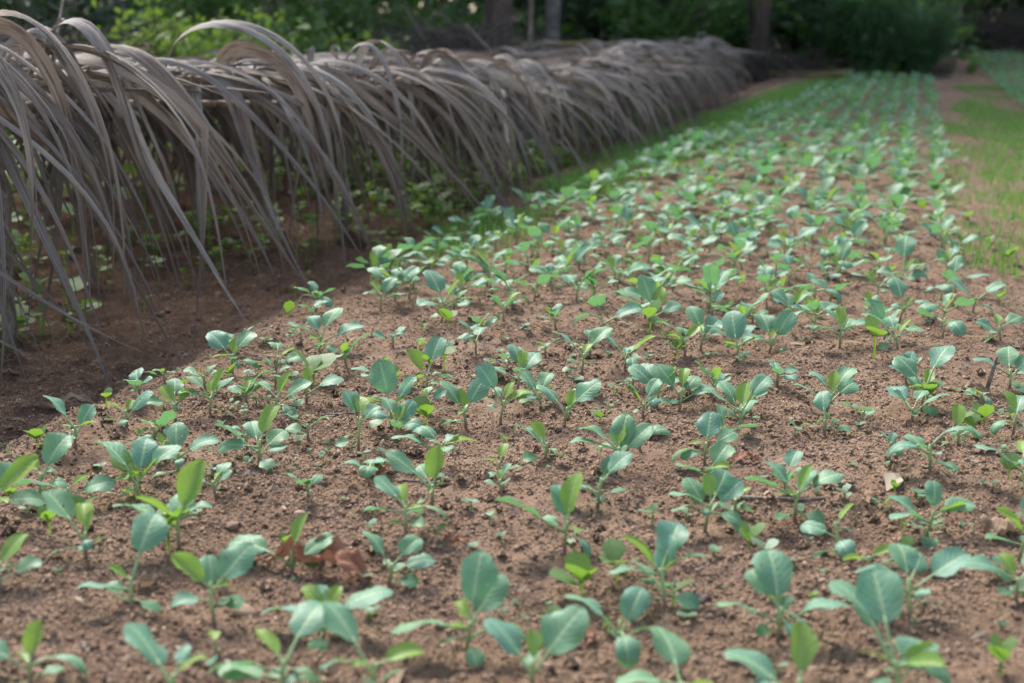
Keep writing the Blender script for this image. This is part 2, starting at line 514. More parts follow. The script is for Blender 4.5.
def grains():
    n = 760000
    y = .9 * (4.6 / .9) ** nr.random(n)
    x = nr.uniform(-2.2, 0.6, n)
    k = in_view(x, y) & (nr.random(n) < np.clip(2.6 / y, 0, 1))
    keep = vnoise(x * 9, y * 9, 23) + vnoise(x * 31, y * 31, 24) * .6 + 0.5 + 0.2 * nr.standard_normal(n) > 0.30
    x, y = x[k & keep], y[k & keep]; n = len(x)
    r = np.clip(0.0011 + 0.0006 * nr.pareto(2.6, n), .0011, .0045)
    base = np.array([[1, 0, 0], [0, 1, 0], [-1, 0, 0], [0, -1, 0], [0, 0, 1], [0, 0, -.7]], float)
    f = [(0, 1, 4), (1, 2, 4), (2, 3, 4), (3, 0, 4), (1, 0, 5), (2, 1, 5), (3, 2, 5), (0, 3, 5)]
    V = base[None] * (1 + .3 * nr.standard_normal((n, 6, 1)).clip(-1.5, 1.5))
    a = nr.uniform(0, 6.28, n); ca, sa = np.cos(a)[:, None], np.sin(a)[:, None]
    V = np.stack([V[..., 0] * ca - V[..., 1] * sa, V[..., 0] * sa + V[..., 1] * ca, V[..., 2] * .8], -1) * r[:, None, None]
    V += np.stack([x, y, height(x, y) + r * 0.3], -1)[:, None]
    me = quads_mesh('soil_grains', V, 6, M['clod'], nr.random(n), f, smooth=False)
    tag(ob('soil_grains', me), 'fine sandy grains of reddish brown soil', 'soil', kind='stuff')


clods()
grains()


# ------------------------------------------------------------------ seedling leaves
def leaf_mesh(name, m, L, wd, pet, droop, cup, wave, seed, tip=0.5, curl=0.0):
    """one leaf with its stalk; grows along +Y from the origin, upper face +Z"""
    q = random.Random(seed)
    b = MB()
    npet, nb, na = 5, 15, 9
    tot = pet + L
    def center(s):
        # s in 0..1 over the whole length; the line bends down by droop radians
        y = z = 0.0; k = 24; ds = s * tot / k
        for i in range(k):
            u = (i + .5) / k * s
            a = -droop * u ** 1.8 + 0.14 * math.sin(u * 3.0)
            y += math.cos(a) * ds; z += math.sin(a) * ds
        a = -droop * s ** 1.8 + 0.14 * math.sin(s * 3.0)
        return y, z, a
    pts = []; rad = []
    for i in range(npet):
        s = i / (npet - 1) * (pet + L * .12) / tot
        y, z, a = center(s); pts.append((0, y, z - 0.0006)); rad.append(0.0020 - 0.0007 * i / (npet - 1))
    v, f = tube(pts, rad, 5); b.add(v, f, np.tile([0.5, 0.2], (len(v), 1)))
    V = []; UV = []
    p1, p2 = q.uniform(0, 6), q.uniform(0, 6)
    for i in range(nb):
        t = i / (nb - 1)
        s = (pet + L * t) / tot
        y, z, a = center(s)
        # obovate outline
        w_ = wd / 2 * (math.sin(math.pi * min(1, t ** 0.80 * 0.985 + .008)) ** (0.62)) * (0.72 + 0.42 * t)
        if t > 0.93: w_ *= 1 - 0.25 * (t - 0.93) / 0.07
        w_ = max(w_, 0.0012)
        for j in range(na):
            u = j / (na - 1) * 2 - 1
            ww = w_ * (1 + (0.09 * math.sin(9 * t + p1 + 2.0 * (u > 0)) + .045 * math.sin(27 * t + p2 * 3 + u)) * abs(u) ** 3) * (1 + .09 * u * math.sin(p1 + p2))
            c = cup * (abs(u) ** 1.5) * w_
            c += wave * w_ * abs(u) ** 2 * math.sin(7.5 * t + p2 + (1.7 if u > 0 else 0))
            # puckers between the side veins
            c += 0.0011 * math.sin(2 * math.pi * (6.5 * t - 1.15 * abs(u))) * (1 - abs(u) * .5) * min(1, abs(u) * 4) * (L / .055)
            c += -curl * w_ * max(0, abs(u) - .5) ** 2 * 2
            xw = u * ww * math.cos(cup * 0.5 * abs(u))
            V.append((xw, y - math.sin(a) * c, z + math.cos(a) * c))
            UV.append((u * .5 + .5, t))
    Fc = []
    for i in range(nb - 1):
        for j in range(na - 1):
            k = i * na + j
            Fc.append((k, k + 1, k + na + 1, k + na))
    b.add(V, Fc, UV)
    return b.mesh(name, [m, M['petiole']], midx=[1 if k_ < (npet - 1) * 5 + 2 else 0 for k_ in range(len(b.f))])


LEAF = {'m': [], 'y': [], 'c': []}
q = random.Random(3)
for i in range(18):
    LEAF['m'].append(leaf_mesh('mature_leaf', M['mature'], 0.055, q.uniform(.037, .050), q.uniform(.022, .038), q.uniform(.3, 1.05),
                               q.uniform(-.02, .28), q.uniform(.06, .20), 100 + i, curl=q.uniform(-.1, .35)))
for i in range(4):   # strongly drooping
    LEAF['m'].append(leaf_mesh('drooping_leaf', M['mature'], 0.055, q.uniform(.038, .045), q.uniform(.022, .034), q.uniform(1.7, 2.3),
                               q.uniform(-.1, .25), q.uniform(.04, .1), 140 + i, curl=.3))
for i in range(7):
    LEAF['y'].append(leaf_mesh('young_leaf', M['young'], 0.055, q.uniform(.030, .040), q.uniform(.010, .018), q.uniform(-.1, .8),
                               q.uniform(.25, .65), q.uniform(.05, .14), 200 + i))
for i in range(4):
    LEAF['c'].append(leaf_mesh('seed_leaf', M['cotyledon'], 0.055, q.uniform(.052, .066), q.uniform(.03, .045), q.uniform(.4, 1.1),
                               q.uniform(-.1, .2), q.uniform(.03, .08), 300 + i))


def stem_mesh(hgt, seed, r=0.0025):
    q = random.Random(seed)
    b = MB(); n = 8
    lx, ly = q.uniform(-.18, .18), q.uniform(-.18, .18)
    pts = [(lx * hgt * (i / n) ** 1.6 + q.uniform(-.0005, .0005), ly * hgt * (i / n) ** 1.6, -0.008 + (hgt + .008) * i / n) for i in range(n + 1)]
    v, f = tube(pts, [r * (1.0 - .25 * i / n + .18 * (i == 0)) for i in range(n + 1)], 7)
    b.add(v, f)
    # tight cluster of unopened bud leaves at the top
    return b.mesh('stem', M['stem']), (lx, ly)


STEMS = [stem_mesh(h_, 50 + i) for i, h_ in enumerate((.026, .030, .034, .038, .042, .046, .052, .058))]
STEMH = (.026, .030, .034, .038, .042, .046, .052, .058)


def random_leaves(q, size):
    out = []
    a0 = q.uniform(0, 360); nm = q.choice((3, 3, 4, 4, 5))
    for i in range(nm):
        out.append(('m', a0 + i * 137.5 + q.uniform(-25, 25), q.uniform(12, 62), size * q.uniform(.55, 1.0)))
    for i in range(q.choice((0, 1, 1))):
        out.append(('y', a0 + 60 + i * 150 + q.uniform(-40, 40), q.uniform(34, 72), size * q.uniform(.45, .85)))
    for i in range(q.choice((0, 0, 1, 2))):
        out.append(('c', a0 + i * 180 + q.uniform(-20, 20), q.uniform(0, 35), size * q.uniform(.26, .38)))
    return out


def leaf_matrix(kind, az, elv, ln, zb, stemtop, q, roll=None):
    rr = q.uniform(-30, 30) if roll is None else roll
    s = ln / 0.055 * (.84 if kind == 'm' else .80)
    if kind == 'm' and elv > 55: az += q.uniform(-28, 28); elv += q.uniform(-14, 4)
    if kind == 'y': elv += q.uniform(-26, 0); az += q.uniform(-35, 35)
    m = Matrix.Rotation(R(az - 90) + YAW, 4, 'Z') @ Matrix.Rotation(R(elv), 4, 'X') @ Matrix.Rotation(R(rr), 4, 'Y')
    fz = zb
    return Matrix.Translation((stemtop[0] * fz, stemtop[1] * fz, fz)) @ m @ Matrix.Diagonal((s, s, s, 1))


def plant_parts(leaves, hgt, q):
    """(mesh, matrix, part name) of a plant standing at the origin"""
    k = min(range(len(STEMH)), key=lambda i: abs(STEMH[i] - hgt))
    sm, lean = STEMS[k]; sh = STEMH[k]
    out = [(sm, Matrix.Identity(4), 'stem')]
    for L in leaves:
        kind, az, elv, ln = L[:4]
        if kind == 'y': zb = sh * q.uniform(.88, .97)
        elif kind == 'c': zb = sh * q.uniform(.3, .5)
        else: zb = sh * q.uniform(.45, .95)
        lib = LEAF[kind]
        if kind == 'm':
            droopy = (len(L) > 4 and L[4] == 'd') or (len(L) <= 4 and q.random() < .12)
            me = q.choice(lib[18:]) if droopy else q.choice(lib[:18])
        else: me = q.choice(lib)
        roll = L[5] if len(L) > 5 else None
        out.append((me, leaf_matrix(kind, az, elv, ln, zb, lean, q, roll), 'leaf'))
    return out


GROUP = 'cabbage seedlings growing in the bed'
PL = []   # (dist, x, y, label, leaves, hgt, seed)


def plant(px, py, label, size=None, leaves=None, hgt=None):
    x, y = at(px, py)
    q = random.Random(int(px * 7 + py * 131))
    if size is None: size = .045
    if hgt is None: hgt = size * .72
    leaves = list(leaves or random_leaves(q, size))
    if size > .032:   # small leaves low on the stalk
        for _ in range(q.choice((1, 2, 3))): leaves.append((q.choice('mmyc'), q.uniform(0, 360), q.uniform(0, 45), size * q.uniform(.28, .5)))
    PL.append((math.hypot(x, y), x, y, label, leaves, hgt * .80, int(px * 13 + py)))


HANDP = [
 # front plants
 (777, 637, 'seedling with one tall upright round leaf in its middle, alone at the front right', .055, [('m', 92, 66, .066, '', 0), ('m', 172, 24, .054, '', 25), ('m', 125, 30, .044), ('m', 6, 30, .060, '', -18), ('m', 322, -4, .044, 'd'), ('m', 290, -10, .026), ('c', 200, 8, .020)], .046),
 (466, 652, 'big front centre seedling with a broad flat leaf left and one upright', .06, [('m', 186, 14, .066, '', 20), ('m', 95, 66, .064, '', 5), ('m', 55, 40, .055), ('m', 8, 30, .058, 'd', -20), ('m', 285, -8, .028), ('m', 215, 5, .026), ('y', 130, 45, .03)], .052),
 (322, 632, 'seedling in front of the curled brown dead leaf, one long pale leaf pointing right', .05, [('m', 165, 10, .050, '', 12), ('m', 8, 28, .062, '', 8), ('y', 130, 50, .040), ('y', 80, 62, .034), ('c', 350, 10, .024), ('c', 265, -12, .026)], .045),
 (292, 568, 'seedling standing against the curled brown dead leaf, broad leaf spread to the left', .055, [('m', 160, 24, .060, '', -12), ('y', 70, 60, .046), ('m', 20, 26, .046, '', 15), ('c', 265, -15, .026)], .044),
 (179, 553, 'bushy seedling with a long bright young leaf rising right, left of the brown leaf', .06, [('m', 172, 28, .064, '', 15), ('y', 165, 40, .054), ('y', 55, 62, .072), ('m', 95, 45, .052), ('m', 20, 25, .035), ('c', 200, 10, .022), ('y', 215, 32, .03)], .05),
 (131, 614, 'seedling with one upright oval leaf above three small low leaves, front left', .055, [('m', 70, 68, .062, '', 30), ('m', 200, 12, .045, '', 10), ('c', 330, -6, .030), ('c', 150, 35, .026), ('y', 190, 50, .03)], .048),
 (214, 628, 'front left seedling on a thin bare stalk, bright leaf left and broad leaf right', .05, [('y', 172, 42, .052), ('m', 40, 42, .054, '', 20), ('m', 205, 15, .034), ('c', 20, 20, .026), ('m', 100, 55, .040)], .058),
 (86, 562, 'seedling with a round leaf leaning left over a narrow young leaf, near the left edge', .05, [('m', 150, 44, .056, '', 0), ('y', 120, 60, .046), ('c', 200, 2, .030), ('y', 60, 62, .03), ('c', 10, 30, .02)], .042),
 (564, 551, 'centre seedling with a tall young leaf and a wide flat leaf out left', .055, [('m', 178, 30, .064, '', 22), ('m', 118, 58, .050), ('y', 62, 70, .066), ('m', 335, -6, .036, 'd'), ('c', 30, 20, .026)], .05),
 (597, 512, 'seedling with one pale leaf lifted to the right and tufts of weed at its base', .045, [('m', 25, 44, .046, '', 20), ('m', 175, 28, .048), ('c', 10, 10, .028), ('c', 150, 35, .026)], .05),
 (432, 509, 'seedling with a broad leaf left of a bright upright one, behind the big front one', .05, [('m', 165, 44, .056, '', -15), ('y', 50, 66, .052), ('m', 120, 30, .036)], .044),
 (406, 545, 'cluster-leaved seedling with one blunt leaf hanging down on its right', .048, [('m', 150, 44, .044, '', 0), ('y', 110, 48, .040), ('m', 70, 40, .030), ('m', 8, 10, .050, 'd'), ('m', 195, 12, .036), ('c', 220, 20, .026), ('c', 320, 10, .022)], .046),
 (388, 575, 'small seedling right of the brown leaf, with two thin pale leaves pointing right', .042, [('m', 140, 52, .042), ('m', 40, 40, .038, '', 25), ('m', 15, 26, .040, '', 12), ('c', 350, 5, .026)], .042),
 (500, 478, 'little yellow green seedling standing alone on bare soil behind the centre plants', .03, [('y', 80, 58, .034), ('c', 10, 15, .024), ('y', 170, 30, .022), ('c', 230, 5, .018)], .026),
 (545, 460, 'yellow green seedling with one upright heart-shaped leaf before darker blue leaves', .04, [('y', 95, 62, .040), ('m', 150, 40, .036), ('m', 110, 40, .044), ('c', 200, 10, .028), ('c', 330, 5, .026)], .044),
 (666, 602, 'many-leaved seedling with pale thin leaves and a bright young leaf up left, centre right front', .055, [('y', 140, 56, .052), ('m', 55, 52, .056, '', 18), ('m', 200, 18, .050, '', 10), ('m', 130, 35, .040), ('m', 15, 25, .042), ('m', 65, 62, .048), ('c', 205, -2, .034), ('c', 325, -8, .034)], .056),
 (620, 645, 'seedling with a leaf raised left and a narrow one raised right, front centre', .05, [('m', 155, 48, .052, '', 12), ('m', 45, 50, .052, '', 40), ('c', 20, 15, .028), ('m', 275, 5, .046, 'd')], .046),
 (532, 690, 'seedling at the bottom edge with a dark leaf left and a long pale leaf right', .06, [('m', 140, 52, .056, '', 10), ('m', 28, 42, .064, '', 25), ('y', 80, 55, .034)], .045),
 (368, 700, 'seedling at the bottom edge with one round flat leaf over a yellow young one', .06, [('m', 140, 40, .062, '', 0), ('y', 8, 20, .050), ('m', 200, 15, .04)], .05),
 (282, 694, 'seedling at the bottom edge with a wide leaf up right and several narrow leaves left', .06, [('m', 60, 42, .064, '', 14), ('y', 150, 48, .044), ('m', 190, 22, .052, '', 25), ('m', 178, 12, .05), ('c', 20, 5, .03)], .05),
 (172, 702, 'seedling at the bottom left edge with a single oval leaf leaning left', .06, [('m', 145, 44, .062, '', 16), ('y', 60, 50, .034), ('c', 200, 10, .03)], .045),
 (217, 664, 'very small reddish stalked seedling with one folded leaf, bottom left', .024, [('y', 90, 20, .028), ('c', 270, 0, .018)], .034),
 (30, 682, 'seedling at the bottom left corner with round dull leaves on both sides', .055, [('m', 175, 36, .044), ('m', 15, 20, .050, 'd'), ('c', 200, -5, .028), ('y', 90, 60, .04)], .044),
 (910, 616, 'seedling on a bright green stalk with a broad pale leaf to the right, right front', .055, [('m', 165, 28, .050, '', 10), ('m', 95, 58, .050), ('m', 18, 32, .054, '', 15), ('m', 60, 30, .042), ('c', 20, 10, .028), ('m', 130, 28, .044)], .06),
 (903, 700, 'crowded seedling at the bottom right with a large upright leaf on its left', .065, [('m', 128, 58, .072, '', 20), ('m', 92, 46, .068, '', -5), ('m', 50, 14, .06), ('m', 28, 42, .048), ('y', 10, 20, .044), ('m', 350, 8, .052), ('y', 300, 15, .05)], .056),
 (797, 704, 'seedling at the bottom edge with a bright leaf raised right, left of the crowded one', .06, [('y', 50, 54, .060), ('m', 158, 34, .062), ('c', 60, 10, .03), ('m', 200, 15, .04)], .046),
 (683, 702, 'seedling at the bottom edge showing only a low flat blue green leaf', .06, [('m', 100, 30, .062), ('m', 190, 15, .05)], .03),
 (842, 555, 'lone reddish stalk carrying one dark drooping leaf, beside the leaning stick', .04, [('m', 265, 30, .040, 'd'), ('y', 40, 40, .032), ('m', 150, 22, .04), ('c', 190, 0, .028)], .058),
 (794, 520, 'seedling before the long stick, large pale leaf left and dark leaf right', .052, [('m', 185, 26, .050, '', 18), ('m', 130, 60, .046), ('m', 10, 26, .050, '', 10), ('y', 65, 60, .040), ('m', 50, 66, .042), ('c', 330, 0, .030), ('c', 220, 5, .026)], .054),
 (927, 532, 'seedling with two pale stacked leaves left and one oval leaf right, right of centre', .05, [('m', 195, 26, .048), ('m', 150, 36, .046), ('m', 85, 58, .042, '', 30), ('m', 12, 26, .048, '', 12), ('y', 350, 18, .04), ('c', 260, -5, .03)], .054),
 (704, 532, 'seedling with an upright dark leaf and pale leaves on every side, centre right', .05, [('m', 178, 28, .046, '', 10), ('m', 135, 60, .046), ('m', 60, 40, .050, '', 30), ('m', 30, 42, .048, '', 38), ('m', 200, 12, .042), ('m', 340, 5, .044, 'd'), ('y', 100, 60, .036)], .052),
 (704, 470, 'seedling with one pale leaf stretched left and one oval leaf standing, centre right', .045, [('m', 178, 24, .046), ('m', 85, 64, .050, '', 10), ('m', 25, 28, .044, '', 30), ('m', 200, 10, .030)], .044),
 (1028, 496, 'seedling cut by the right edge, one big pale leaf pointing left', .06, [('m', 176, 40, .062, '', 5), ('m', 270, 10, .05, 'd'), ('y', 60, 55, .04), ('m', 20, 30, .05)], .06),
 (929, 484, 'wilting seedling with long arched stalks and leaf tips hanging on both sides', .05, [('m', 180, 34, .056, 'd'), ('m', 8, 44, .060, 'd'), ('m', 120, 40, .040), ('m', 300, -5, .03), ('c', 330, -5, .03)], .048),
 (1018, 556, 'seedling at the right edge with narrow leaves below the tan dead leaf', .05, [('y', 165, 38, .050), ('m', 60, 50, .05), ('m', 190, 10, .035)], .05),
 (1016, 600, 'seedling at the right edge with one round low leaf', .05, [('m', 185, 28, .05), ('m', 40, 30, .05), ('y', 100, 55, .035)], .04),
 (1012, 440, 'seedling at the right edge with a green leaf turned up beside a dry twig', .045, [('m', 60, 40, .05), ('m', 200, 24, .040), ('y', 100, 60, .04), ('c', 300, 0, .025)], .045),
 # left side
 (39, 500, 'seedling near the left edge with an oval leaf lifted right and a yellow leaf left', .05, [('m', 55, 54, .060, '', 20), ('y', 165, 36, .042), ('m', 25, 15, .038), ('c', 330, 0, .03)], .048),
 (70, 507, 'seedling with a thin flat pale leaf held level over yellow ones, near the left edge', .05, [('m', 186, 20, .056, '', 22), ('m', 10, 22, .048), ('y', 40, 30, .032), ('y', 210, 10, .03)], .036),
 (139, 500, 'large-leaved seedling with a broad leaf leaning left and a round one behind it', .06, [('m', 150, 48, .068, '', 18), ('m', 92, 58, .058), ('y', 160, 20, .044), ('m', 30, 44, .054, '', 12), ('y', 50, 48, .046)], .04),
 (178, 472, 'seedling with one standing round leaf and pale level leaves left and right, left side', .05, [('m', 95, 60, .052), ('m', 180, 24, .052, '', 15), ('m', 14, 30, .050, '', 12), ('c', 200, -5, .028)], .05),
 (-8, 530, 'seedling at the left edge with one long bright leaf reaching into view', .06, [('y', 35, 62, .070), ('m', 20, 10, .05), ('m', 60, 50, .05)], .05),
 (2, 598, 'seedling at the left edge with yellow young leaves, lower left', .05, [('y', 50, 56, .05), ('c', 20, 20, .035), ('m', 160, 30, .05)], .035),
 (75, 447, 'seedling at the trench edge with one big oval leaf pointing left', .05, [('m', 165, 50, .052, '', 10), ('m', 60, 52, .044, '', 35), ('y', 15, 30, .030), ('c', 200, 10, .03)], .042),
 (127, 430, 'seedling on the trench edge with a leaf standing right over yellow young leaves', .045, [('m', 50, 56, .050, '', 15), ('y', 190, 22, .034), ('y', 60, 50, .03), ('c', 170, 10, .026)], .04),
 (259, 464, 'full seedling with stacked pale leaves and a bright young leaf standing above', .05, [('m', 168, 34, .052, '', 20), ('m', 110, 46, .048), ('y', 60, 68, .060), ('m', 45, 36, .044, '', 25), ('m', 15, 15, .034), ('m', 185, 10, .048), ('c', 300, -8, .03)], .05),
 (210, 420, 'seedling at the bed edge with several overlapping young leaves, behind the left plants', .045, [('m', 150, 46, .044), ('y', 70, 60, .05), ('m', 40, 48, .044), ('m', 185, 20, .04), ('y', 110, 40, .04), ('c', 340, 0, .03)], .045),
 (176, 424, 'seedling at the bed edge with small yellow leaves crowding round its stalk', .04, [('y', 150, 40, .045), ('m', 100, 45, .045), ('m', 200, 15, .036), ('y', 30, 35, .036)], .04),
 (358, 450, 'seedling with a round blue leaf behind a bright yellow green one on a thin stalk', .05, [('m', 120, 52, .046), ('y', 92, 50, .050), ('m', 30, 44, .034), ('c', 190, 0, .026), ('c', 220, 15, .02)], .062),
 (308, 438, 'low seedling of small pale leaves near a dark twig', .03, [('c', 160, 20, .030), ('m', 20, 30, .034), ('c', 250, 0, .026), ('m', 190, 30, .03)], .03),
 (232, 374, 'seedling at the bed edge with a pale leaf left and a dark round leaf right', .05, [('m', 150, 44, .056), ('m', 45, 48, .052, '', 20), ('m', 10, 14, .046, 'd'), ('y', 70, 60, .036), ('y', 190, 20, .036)], .042),
 (275, 372, 'seedling with one dark round leaf held up, at the trench edge', .045, [('m', 100, 48, .050), ('y', 50, 40, .034), ('c', 190, 10, .03), ('m', 20, 28, .04)], .045),
 (319, 354, 'seedling with a tall dark leaf between pale level leaves, nearest the hanging leaflets', .05, [('m', 178, 26, .056, '', 15), ('m', 80, 60, .062), ('m', 130, 48, .044), ('m', 15, 22, .060, '', 10), ('y', 210, 20, .034)], .045),
 (274, 418, 'seedling with drooping round leaf and a long pale leaf right, left mid bed', .045, [('m', 150, 30, .044), ('m', 20, 42, .052, '', 20), ('y', 80, 60, .048), ('m', 330, 0, .04, 'd')], .045),
 (307, 402, 'seedling with thin level leaves before the tall dark-leaved one', .042, [('m', 185, 20, .05), ('m', 15, 34, .05, '', 15), ('y', 70, 55, .04), ('c', 250, 0, .028)], .04),
 # middle
 (391, 422, 'tall seedling with one large round upright leaf, middle of the bed', .06, [('m', 105, 62, .066, '', -8), ('y', 190, 30, .050), ('m', 30, 50, .050, '', 20), ('c', 330, 5, .03), ('c', 210, 0, .028)], .052),
 (427, 393, 'seedling with a yellow young leaf before a pale blue one, middle of bed', .05, [('y', 130, 48, .052), ('m', 70, 52, .054), ('m', 10, 24, .04), ('c', 200, 5, .034)], .036),
 (440, 465, 'seedling with a stalk leaning right and a leaf hanging out to the left', .055, [('m', 178, 32, .056, '', 8), ('m', 120, 60, .052), ('y', 15, 30, .052), ('m', 60, 25, .03)], .054),
 (466, 423, 'seedling with two leaves making a V, middle of the bed', .052, [('m', 140, 54, .054, '', 12), ('m', 45, 52, .056, '', 28), ('c', 200, 5, .032), ('y', 90, 60, .036)], .036),
 (500, 422, 'seedling with a dark oval leaf left, yellow leaves over its stalk, mid bed', .05, [('m', 145, 48, .052), ('y', 30, 40, .046), ('y', 80, 55, .04), ('m', 20, 25, .036)], .05),
 (517, 396, 'seedling with a bright folded young leaf beneath a pale blue leaf, middle of the bed', .05, [('y', 90, 60, .042), ('m', 60, 44, .058), ('m', 175, 22, .044), ('m', 110, 50, .05)], .046),
 (541, 410, 'seedling with a dark blue leaf left of a green one, mid bed', .045, [('m', 130, 48, .05), ('m', 60, 50, .044), ('y', 20, 36, .034), ('c', 190, 10, .026)], .04),
 (564, 428, 'seedling with a dark round leaf facing front and pale leaves right', .05, [('m', 140, 44, .052), ('m', 45, 48, .052), ('m', 15, 42, .056, '', 20), ('y', 80, 60, .034)], .045),
 (616, 475, 'seedling with a yellow bud leaf ringed by five blue leaves, middle of the bed', .05, [('m', 165, 42, .052, '', 15), ('m', 190, 22, .050, '', 10), ('m', 50, 62, .060, '', 18), ('y', 95, 52, .042), ('m', 25, 36, .054, '', 18), ('m', 250, 0, .04, 'd'), ('m', 130, 30, .036)], .052),
 (582, 376, 'seedling with a wide pale leaf raised on the right, upper middle', .05, [('m', 35, 46, .058, '', 15), ('m', 150, 46, .054), ('y', 90, 55, .036), ('c', 200, 5, .03)], .05),
 (624, 374, 'seedling with a bright young leaf pointing right beside a grey blue leaf, upper middle', .05, [('m', 140, 44, .052), ('y', 25, 46, .058), ('m', 60, 40, .04), ('c', 300, 0, .028)], .042),
 (656, 408, 'tall seedling with two dark round leaves to the left of a yellow one', .055, [('m', 155, 48, .056), ('m', 105, 56, .056), ('y', 70, 50, .046), ('m', 20, 28, .044), ('m', 250, 0, .03)], .052),
 (652, 333, 'tall seedling with the broadest round leaf of the upper middle rows', .06, [('m', 105, 62, .068), ('y', 35, 58, .064), ('m', 165, 32, .056), ('m', 10, 24, .05), ('m', 200, 10, .036)], .05),
 (685, 360, 'seedling with yellow leaves low on both sides, upper middle', .045, [('m', 150, 40, .05), ('y', 20, 40, .04), ('y', 175, 25, .036), ('m', 80, 55, .05)], .04),
 (739, 434, 'seedling with leaves in a fan and one yellow leaf to the front', .05, [('m', 168, 32, .056, '', 12), ('m', 115, 50, .050), ('y', 65, 58, .052), ('m', 35, 42, .05), ('m', 60, 30, .04), ('c', 250, -5, .026)], .05),
 (679, 412, 'seedling with one broad pale leaf level above weeds, left of the fan-leaved one', .05, [('m', 140, 46, .054), ('m', 20, 26, .05), ('y', 80, 56, .042), ('c', 190, 5, .03), ('m', 50, 40, .045)], .046),
 (826, 410, 'seedling with a yellow bud leaf between a left leaf and a raised right leaf', .05, [('m', 170, 34, .056, '', 12), ('m', 55, 58, .056), ('y', 105, 56, .042), ('m', 30, 40, .050, '', 25), ('m', 130, 40, .04)], .042),
 (824, 440, 'short seedling with a single upright leaf over tiny leaves on open soil', .04, [('m', 95, 62, .046), ('c', 170, 10, .026), ('c', 340, 5, .028), ('y', 60, 40, .022)], .03),
 (921, 412, 'seedling with a big round leaf raised right and a dark one left', .06, [('m', 145, 52, .056), ('m', 40, 54, .068, '', 5), ('y', 60, 40, .040), ('m', 110, 50, .044), ('y', 200, 20, .034), ('m', 20, 12, .034), ('c', 280, -5, .03)], .052),
 (1009, 392, 'seedling by the broken twig with round leaves turned right, right edge', .05, [('m', 80, 48, .056), ('m', 170, 30, .054), ('m', 30, 35, .05), ('c', 300, 0, .03)], .046),
 (958, 452, 'low tuft-like seedling with narrow leaves beside the wilting one', .035, [('y', 100, 66, .042), ('m', 20, 18, .044), ('c', 200, 5, .03)], .026),
 (839, 354, 'seedling with pale leaves held level to the left and right, upper right', .05, [('m', 172, 24, .056, '', 12), ('m', 190, 8, .046), ('m', 100, 60, .044), ('y', 60, 62, .046), ('m', 12, 18, .048, '', 10), ('m', 50, 42, .046)], .05),
 (897, 358, 'seedling with a large leaf leaning left and yellow bud, upper right rows', .055, [('m', 150, 46, .066, '', 10), ('m', 100, 46, .044), ('y', 30, 40, .04), ('m', 20, 22, .046, '', 15), ('c', 200, 5, .03)], .04),
 (769, 354, 'seedling with a tall dark leaf left and a pale leaf raised right, upper right rows', .055, [('m', 110, 58, .062), ('m', 40, 50, .064, '', 25), ('y', 70, 40, .036), ('m', 170, 22, .044), ('c', 330, 0, .03)], .042),
 (736, 366, 'seedling with one very large dark upright leaf, upper middle rows', .06, [('m', 100, 62, .074), ('y', 30, 36, .04), ('m', 160, 40, .05), ('m', 60, 40, .05), ('y', 190, 25, .036)], .042),
 (700, 352, 'seedling with a dark leaf and a bright leaf pressed together, upper middle rows', .05, [('m', 120, 50, .058), ('y', 140, 40, .05), ('m', 40, 45, .056), ('m', 15, 20, .05)], .045),
 (899, 324, 'seedling with one oval leaf standing left and a drooping leaf right, upper right rows', .055, [('m', 125, 60, .060), ('m', 15, 36, .060, 'd'), ('y', 60, 45, .036), ('m', 180, 10, .04)], .042),
 (899, 292, 'tall seedling with a big dark leaf at the top, far upper right rows', .06, [('m', 110, 64, .076), ('m', 30, 40, .05), ('y', 60, 50, .05), ('m', 170, 20, .05), ('m', 10, 20, .05)], .045),
 (1000, 350, 'low seedling in the edge row beside the path with small pale leaves', .04, [('m', 160, 30, .04), ('m', 20, 25, .045), ('c', 200, 5, .03), ('y', 90, 50, .036)], .04),
 (972, 316, 'seedling in the edge row with a pale leaf flat on top', .05, [('m', 150, 36, .060), ('m', 20, 34, .056), ('y', 240, 15, .034), ('m', 350, 10, .04)], .042),
 (790, 322, 'seedling with blue leaves fanned left, upper right rows', .05, [('m', 150, 44, .05), ('m', 100, 40, .055), ('y', 60, 60, .05), ('m', 30, 42, .05)], .045),
 (870, 574, 'tiny yellow seedling low on the soil left of the green stalked one', .022, [('y', 160, 20, .030), ('y', 30, 30, .030), ('m', 90, 30, .02)], .018),
 (735, 520, 'tiny seedling of paired pale leaves under the dry stick', .02, [('c', 160, 15, .026), ('y', 20, 40, .028), ('c', 30, 5, .022)], .022),
]
for p_ in HANDP: plant(*p_)


